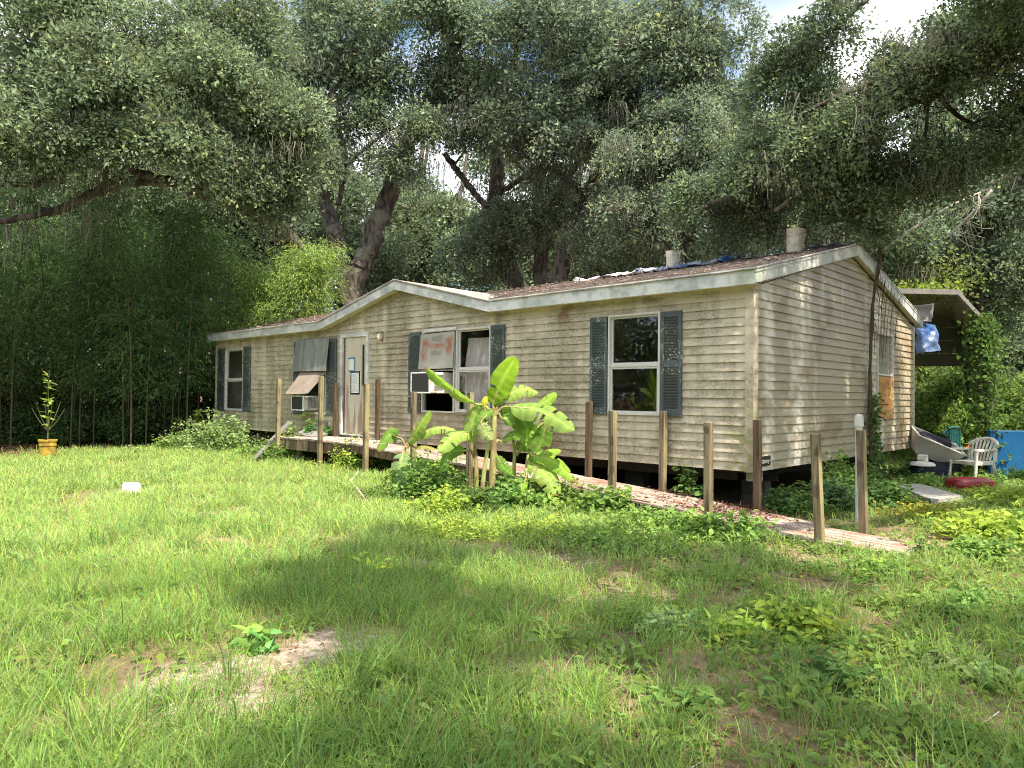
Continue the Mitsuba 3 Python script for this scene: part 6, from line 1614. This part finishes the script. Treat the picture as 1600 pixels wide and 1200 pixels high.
# ferns at the foot of the bamboo
g = np.random.default_rng(610)
for i in range(26):
    px = -30 + 300 * (i + g.uniform(0, 1)) / 26
    c = ground_at(px, g.uniform(686, 700)); c[2] = 0
    if c[0] < -30: continue
    t = thing('fern', 'dark green fern at the foot of the bamboo thicket', 'fern', 'ferns along the foot of the bamboo')
    P_, A_, N_, S_ = [], [], [], []
    for k in range(9):
        th = g.uniform(0, 6.28); ln = g.uniform(.5, .95)
        s = np.linspace(.12, 1, 16)
        d_ = np.array([math.cos(th), math.sin(th), 0]); sd = np.array([-d_[1], d_[0], 0])
        cv = c + d_ * (s * ln * .75)[:, None] + upv * (ln * (1.1 * s - .75 * s ** 2))[:, None]
        for sg in (-1, 1):
            P_.append(cv); A_.append(np.tile(sd * sg, (16, 1)) + d_ * .35 + [0, 0, -.1]); N_.append(np.tile(upv, (16, 1)) + d_ * -.2); S_.append(.16 * (1 - s) ** .6 + .02)
    P_, A_, N_, S_ = np.vstack(P_), np.vstack(A_), np.vstack(N_), np.concatenate(S_)
    part('fronds', leaf_mesh(P_, A_, N_, S_, S_ * .28, .1), 'leaf_soft', t, color=np.repeat(tone(len(P_), (0.07, 0.12, 0.035), .2, .08, g), 4, 0), kind='stuff')

# ------------------------------------------------------------------ grass, ground cover and litter
def blades(n, h, w, bend, r, g, base, dry=0.12, seg=3):
    th, rr = g.uniform(0, 6.283, n), r * np.sqrt(g.uniform(0, 1, n))
    p0 = np.stack([rr * np.cos(th), rr * np.sin(th), 0 * rr - 0.015], 1)
    la = th + g.normal(0, 0.9, n); ld = np.stack([np.cos(la), np.sin(la), 0 * la], 1)
    H = h * g.uniform(0.45, 1.15, n); bd = bend * g.uniform(0.3, 1.4, n)
    s = np.linspace(0, 1, seg + 1)
    c = p0[:, None] + ld[:, None] * (H * bd)[:, None, None] * (s ** 1.8)[None, :, None] + np.array([0, 0, 1.0]) * (H[:, None] * (s - 0.36 * np.minimum(bd, 1.4)[:, None] * s ** 2.2))[..., None]
    fa = la + math.pi / 2 + g.normal(0, 0.6, n); sd = np.stack([np.cos(fa), np.sin(fa), 0 * fa], 1)
    ww = w * g.uniform(0.6, 1.3, n)[:, None] * np.array([0.8, 1.0, 0.75, 0.0])[None, :seg + 1]
    a, b = c - sd[:, None] * ww[..., None] / 2, c + sd[:, None] * ww[..., None] / 2
    v = np.concatenate([np.stack([a, b], 2)[:, :seg].reshape(n, -1, 3), c[:, seg:]], 1)
    f1 = [[2 * i, 2 * i + 1, 2 * i + 3] for i in range(seg - 1)] + [[2 * i, 2 * i + 3, 2 * i + 2] for i in range(seg - 1)] + [[2 * seg - 2, 2 * seg - 1, 2 * seg]]
    m = 2 * seg + 1
    f = (np.array(f1)[None] + m * np.arange(n)[:, None, None]).reshape(-1, 3)
    col = tone(n, base, 0.22, 0.12, g)
    d_ = g.uniform(0, 1, n) < dry
    col[d_] = tone(int(d_.sum()), (0.40, 0.34, 0.18), 0.2, 0.06, g, 1)
    return (v.reshape(-1, 3), f), np.repeat(col, m, 0)


def rosette(n, r, h, leaf, asp, g, base):
    th = g.uniform(0, 6.283, n); rr = r * np.sqrt(g.uniform(0, 1, n))
    p = np.stack([rr * np.cos(th), rr * np.sin(th), h * g.uniform(0.15, 1, n) * (1.1 - rr / r * .6)], 1)
    ax = unit(np.stack([np.cos(th) + g.normal(0, .7, n), np.sin(th) + g.normal(0, .7, n), g.normal(0.1, .35, n)], 1))
    ln = leaf * g.uniform(.6, 1.3, n)
    m = leaf6(p, ax, np.stack([g.normal(0, .35, n), g.normal(0, .35, n), np.ones(n)], 1), ln, ln * asp)
    return m, np.repeat(tone(n, base, .2, .1, g), 6, 0)


gg = np.random.default_rng(700)
TUFTS = {}
for kind, mk in {'fine_near': lambda: blades(40, .21, .0058, .6, .14, gg, (0.175, 0.275, 0.072), .13), 'fine_far': lambda: blades(32, .21, .0095, .65, .20, gg, (0.215, 0.31, 0.095), .11), 'long': lambda: blades(34, .38, .0070, .8, .11, gg, (0.125, 0.20, 0.055), .07),
                 'clover': lambda: rosette(34, .17, .09, .045, .85, gg, (0.12, 0.19, 0.045)), 'broad': lambda: rosette(16, .12, .13, .085, .42, gg, (0.12, 0.18, 0.05)), 'dry': lambda: blades(20, .16, .004, .9, .14, gg, (0.30, 0.25, 0.13), .5)}.items():
    TUFTS[kind] = []
    for i in range(5):
        m, c = mk(); k = f'{kind}_tuft_{"abcde"[i]}'
        scene[k] = {'type': 'shapegroup', 'blades': mikit.ply(m, 'blade', color=c)}
        TUFTS[kind].append(k)
COUNT = {}


def scatter(obj, kind, pts, scale, g, zs=None):
    for (x, y), s in zip(pts, scale):
        COUNT[obj] = COUNT.get(obj, 0) + 1
        z = float(ground_z(x, y)); a = g.uniform(0, 6.283)
        sx, sz = s, s * g.uniform(.8, 1.2)
        ca, sa = math.cos(a) * sx, math.sin(a) * sx
        M = [[ca, -sa, 0, float(x)], [sa, ca, 0, float(y)], [0, 0, sz, z], [0, 0, 0, 1]]
        scene[f'{obj}__{COUNT[obj]:05d}'] = {'type': 'instance', 'to_world': T(M), 'shapegroup': {'type': 'ref', 'id': TUFTS[kind][int(g.integers(0, 5))]}}


SAND = [(0.50, -7.5, 0.74), (0.45, -6.7, 0.50), (2.2, -5.6, .3), (1.5, -6.2, .3), (-1.0, -5.0, 0.30), (-6.8, -3.6, 0.35), (3.6, -5.0, .25), (-0.4, -3.9, 0.3)]


def lawn(x, y):
    """How grassy a place is, 0 to 1."""
    p = np.stack([x, y, 0 * x], -1)
    d = np.ones_like(x)
    for sx, sy, r in SAND:
        q = np.hypot(x - sx, y - sy) + 0.5 * r * (meshkit.fbm(p * 2.2, 3, 4) - 0.5)
        d *= np.clip((q - 0.55 * r) / (0.6 * r), 0.28, 1)
    house = (x > -L - 0.3) & (x < 0.15) & (y > -0.25) & (y < W + .4)
    rampz = (x > -11.2) & (x < 2.2) & (y > YA - 0.06) & (y < YBK + .05)
    d[house | rampz] = 0
    d *= np.clip((x + 17.0 + 0.8 * (meshkit.fbm(p * 1.2, 2, 9) - .5)) / 1.2, 0, 1)
    right = np.clip((x - 0.5 + 0.3 * (y + 6)) / 2.2, 0, 1)
    d *= (1 - 0.72 * right) * (1 - 0.5 * np.exp(-((x - 0.3) / 1.6) ** 2 - ((y + 3.8) / 1.5) ** 2)) * np.clip(0.40 + 3.0 * (meshkit.fbm(p * 1.0, 3, 14) - .30), 0.14, 1)
    return d


def sample(per_m2, dmin, dmax, g, extra=None):
    """Random ground points in and a little outside the view, between two distances."""
    n = int(per_m2 * 1.45 * (dmax ** 2 - dmin ** 2))
    d = np.sqrt(g.uniform(dmin ** 2, dmax ** 2, n)); s = g.uniform(-1.45, 1.45, n)
    f2, r2 = unit(FW[:2]), unit(RI[:2])
    q = CAM[:2] + f2 * d[:, None] + r2 * (s * d)[:, None]
    w = lawn(q[:, 0], q[:, 1]) * np.clip(1.25 - 0.6 * np.maximum(np.abs(s) - 0.75, 0) / 0.35, 0.35, 1) * (1 if extra is None else extra(q[:, 0], q[:, 1]))
    return q[g.uniform(0, 1, n) < w]


def clump(f, lo, hi, seed): return lambda x, y: np.clip((meshkit.fbm(np.stack([x, y, 0 * x], -1) * f, 3, seed) - lo) / (hi - lo), 0, 1)


g = np.random.default_rng(710)
for obj, lb, ct in (('grass', 'uneven sunny and shaded lawn grass', 'grass'), ('ground_cover', 'low clover and broad leafed ground cover', 'ground cover'), ('dry_grass', 'dry straw coloured grass', 'grass')):
    labels[obj] = {'kind': 'stuff', 'label': lb, 'category': ct}
q = sample(115, 1.6, 6.5, g); scatter('grass', 'fine_near', q, g.uniform(.55, 1.15, len(q)), g)
q = sample(62, 6.5, 12, g); scatter('grass', 'fine_far', q, g.uniform(.6, 1.1, len(q)), g)
q = sample(34, 12, 22, g); scatter('grass', 'fine_far', q, g.uniform(.8, 1.35, len(q)), g)
q = sample(24, 1.4, 4.2, g); scatter('grass', 'long', q, g.uniform(.5, 1.0, len(q)), g)
q = sample(26, 1.6, 8.5, g, clump(0.85, .44, .62, 21)); scatter('grass', 'long', q, g.uniform(.5, 1.05, len(q)), g)
q = sample(9, 8.5, 14, g, clump(0.85, .46, .64, 22)); scatter('grass', 'long', q, g.uniform(.5, .85, len(q)), g)
nearramp = lambda x, y: np.clip(np.exp(-((y + 1.9) / 1.1) ** 2) * (x < 2.5) * (x > -11) + np.clip((x - 0.6) / 1.5, 0, 1) * clump(.9, .33, .55, 5)(x, y) * .95 + .10 * clump(1.1, .45, .6, 6)(x, y), 0, 1)
q = sample(62, 2.2, 13, g, nearramp); scatter('ground_cover', 'clover', q, g.uniform(.6, 1.2, len(q)), g)
q = sample(36, 1.6, 12, g, lambda x, y: np.clip(.10 + .6 * nearramp(x, y) + .55 * np.clip((x - .2) / 2.5, 0, 1) * clump(1.2, .34, .56, 51)(x, y), 0, 1) / np.maximum(.35, lawn(x, y))); scatter('ground_cover', 'broad', q, g.uniform(.5, 1.2, len(q)), g)
q = sample(12, 1.6, 14, g, clump(1.3, .42, .62, 33)); scatter('dry_grass', 'dry', q, g.uniform(.6, 1.2, len(q)), g)
n = 9000
d = np.sqrt(g.uniform(1.8 ** 2, 12 ** 2, n)); s = g.uniform(-.8, .8, n)
q = CAM[:2] + unit(FW[:2]) * d[:, None] + unit(RI[:2]) * (s * d)[:, None]
q = q[~((q[:, 0] < .1) & (q[:, 1] > -.2)) & (g.uniform(0, 1, n) < np.clip(.25 + .5 * (q[:, 0] + 3) / 5, .08, 1))]
n = len(q)
pos = np.stack([q[:, 0], q[:, 1], ground_z(q[:, 0], q[:, 1]) + .008 + g.uniform(0, .02, n)], 1)
m = leaf6(pos, np.stack([g.normal(0, 1, n), g.normal(0, 1, n), g.normal(.05, .25, n)], 1), np.stack([g.normal(0, .35, n), g.normal(0, .35, n), np.ones(n)], 1), g.uniform(.025, .05, n), g.uniform(.010, .02, n))
setting('leaf_litter', m, 'litter', kind='stuff', label='dry brown oak leaves on the bare soil', color=np.repeat(tone(n, (0.26, 0.17, 0.10), .35, .12, g, 1), 6, 0))
# twigs lying about
tw = []
for i in range(230):
    d_ = math.sqrt(g.uniform(2 ** 2, 11 ** 2)); s_ = g.uniform(-.75, .75)
    c_ = CAM[:2] + unit(FW[:2]) * d_ + unit(RI[:2]) * s_ * d_
    if c_[0] < .1 and c_[1] > -1.2: continue
    th = g.uniform(0, 6.28); ln = g.uniform(.06, .30); z_ = float(ground_z(*c_)) + .012
    a_ = np.array([c_[0], c_[1], z_]); e_ = a_ + [math.cos(th) * ln, math.sin(th) * ln, g.uniform(0, .02)]
    tw.append(tube(np.array([a_, (a_ + e_) / 2 + g.normal(0, .012, 3) * [1, 1, .3], e_]), [.004, .0035, .002], 4))
setting('fallen_twigs', cat(tw), 'branch_pale', kind='stuff', label='small dead twigs strewn on the ground')
# pine straw and dead leaves in front of the thicket
n = 2600
q = np.stack([g.uniform(-23, -15.6, n), g.uniform(-9, 0.5, n)], 1)
pos = np.stack([q[:, 0], q[:, 1], ground_z(q[:, 0], q[:, 1]) + .01 + g.uniform(0, .05, n)], 1)
v, f = leaf_mesh(pos, np.stack([g.normal(0, 1, n), g.normal(0, 1, n), g.normal(.05, .2, n)], 1), np.tile([0, 0, 1.0], (n, 1)) + g.normal(0, .3, (n, 3)), g.uniform(.10, .22, n), g.uniform(.03, .06, n))
setting('fallen_bamboo_leaves', (v, f), 'litter', kind='stuff', label='reddish brown dead leaves in front of the bamboo', color=np.repeat(tone(n, (0.16, 0.09, 0.062), .35, .1, g, 1), 4, 0))
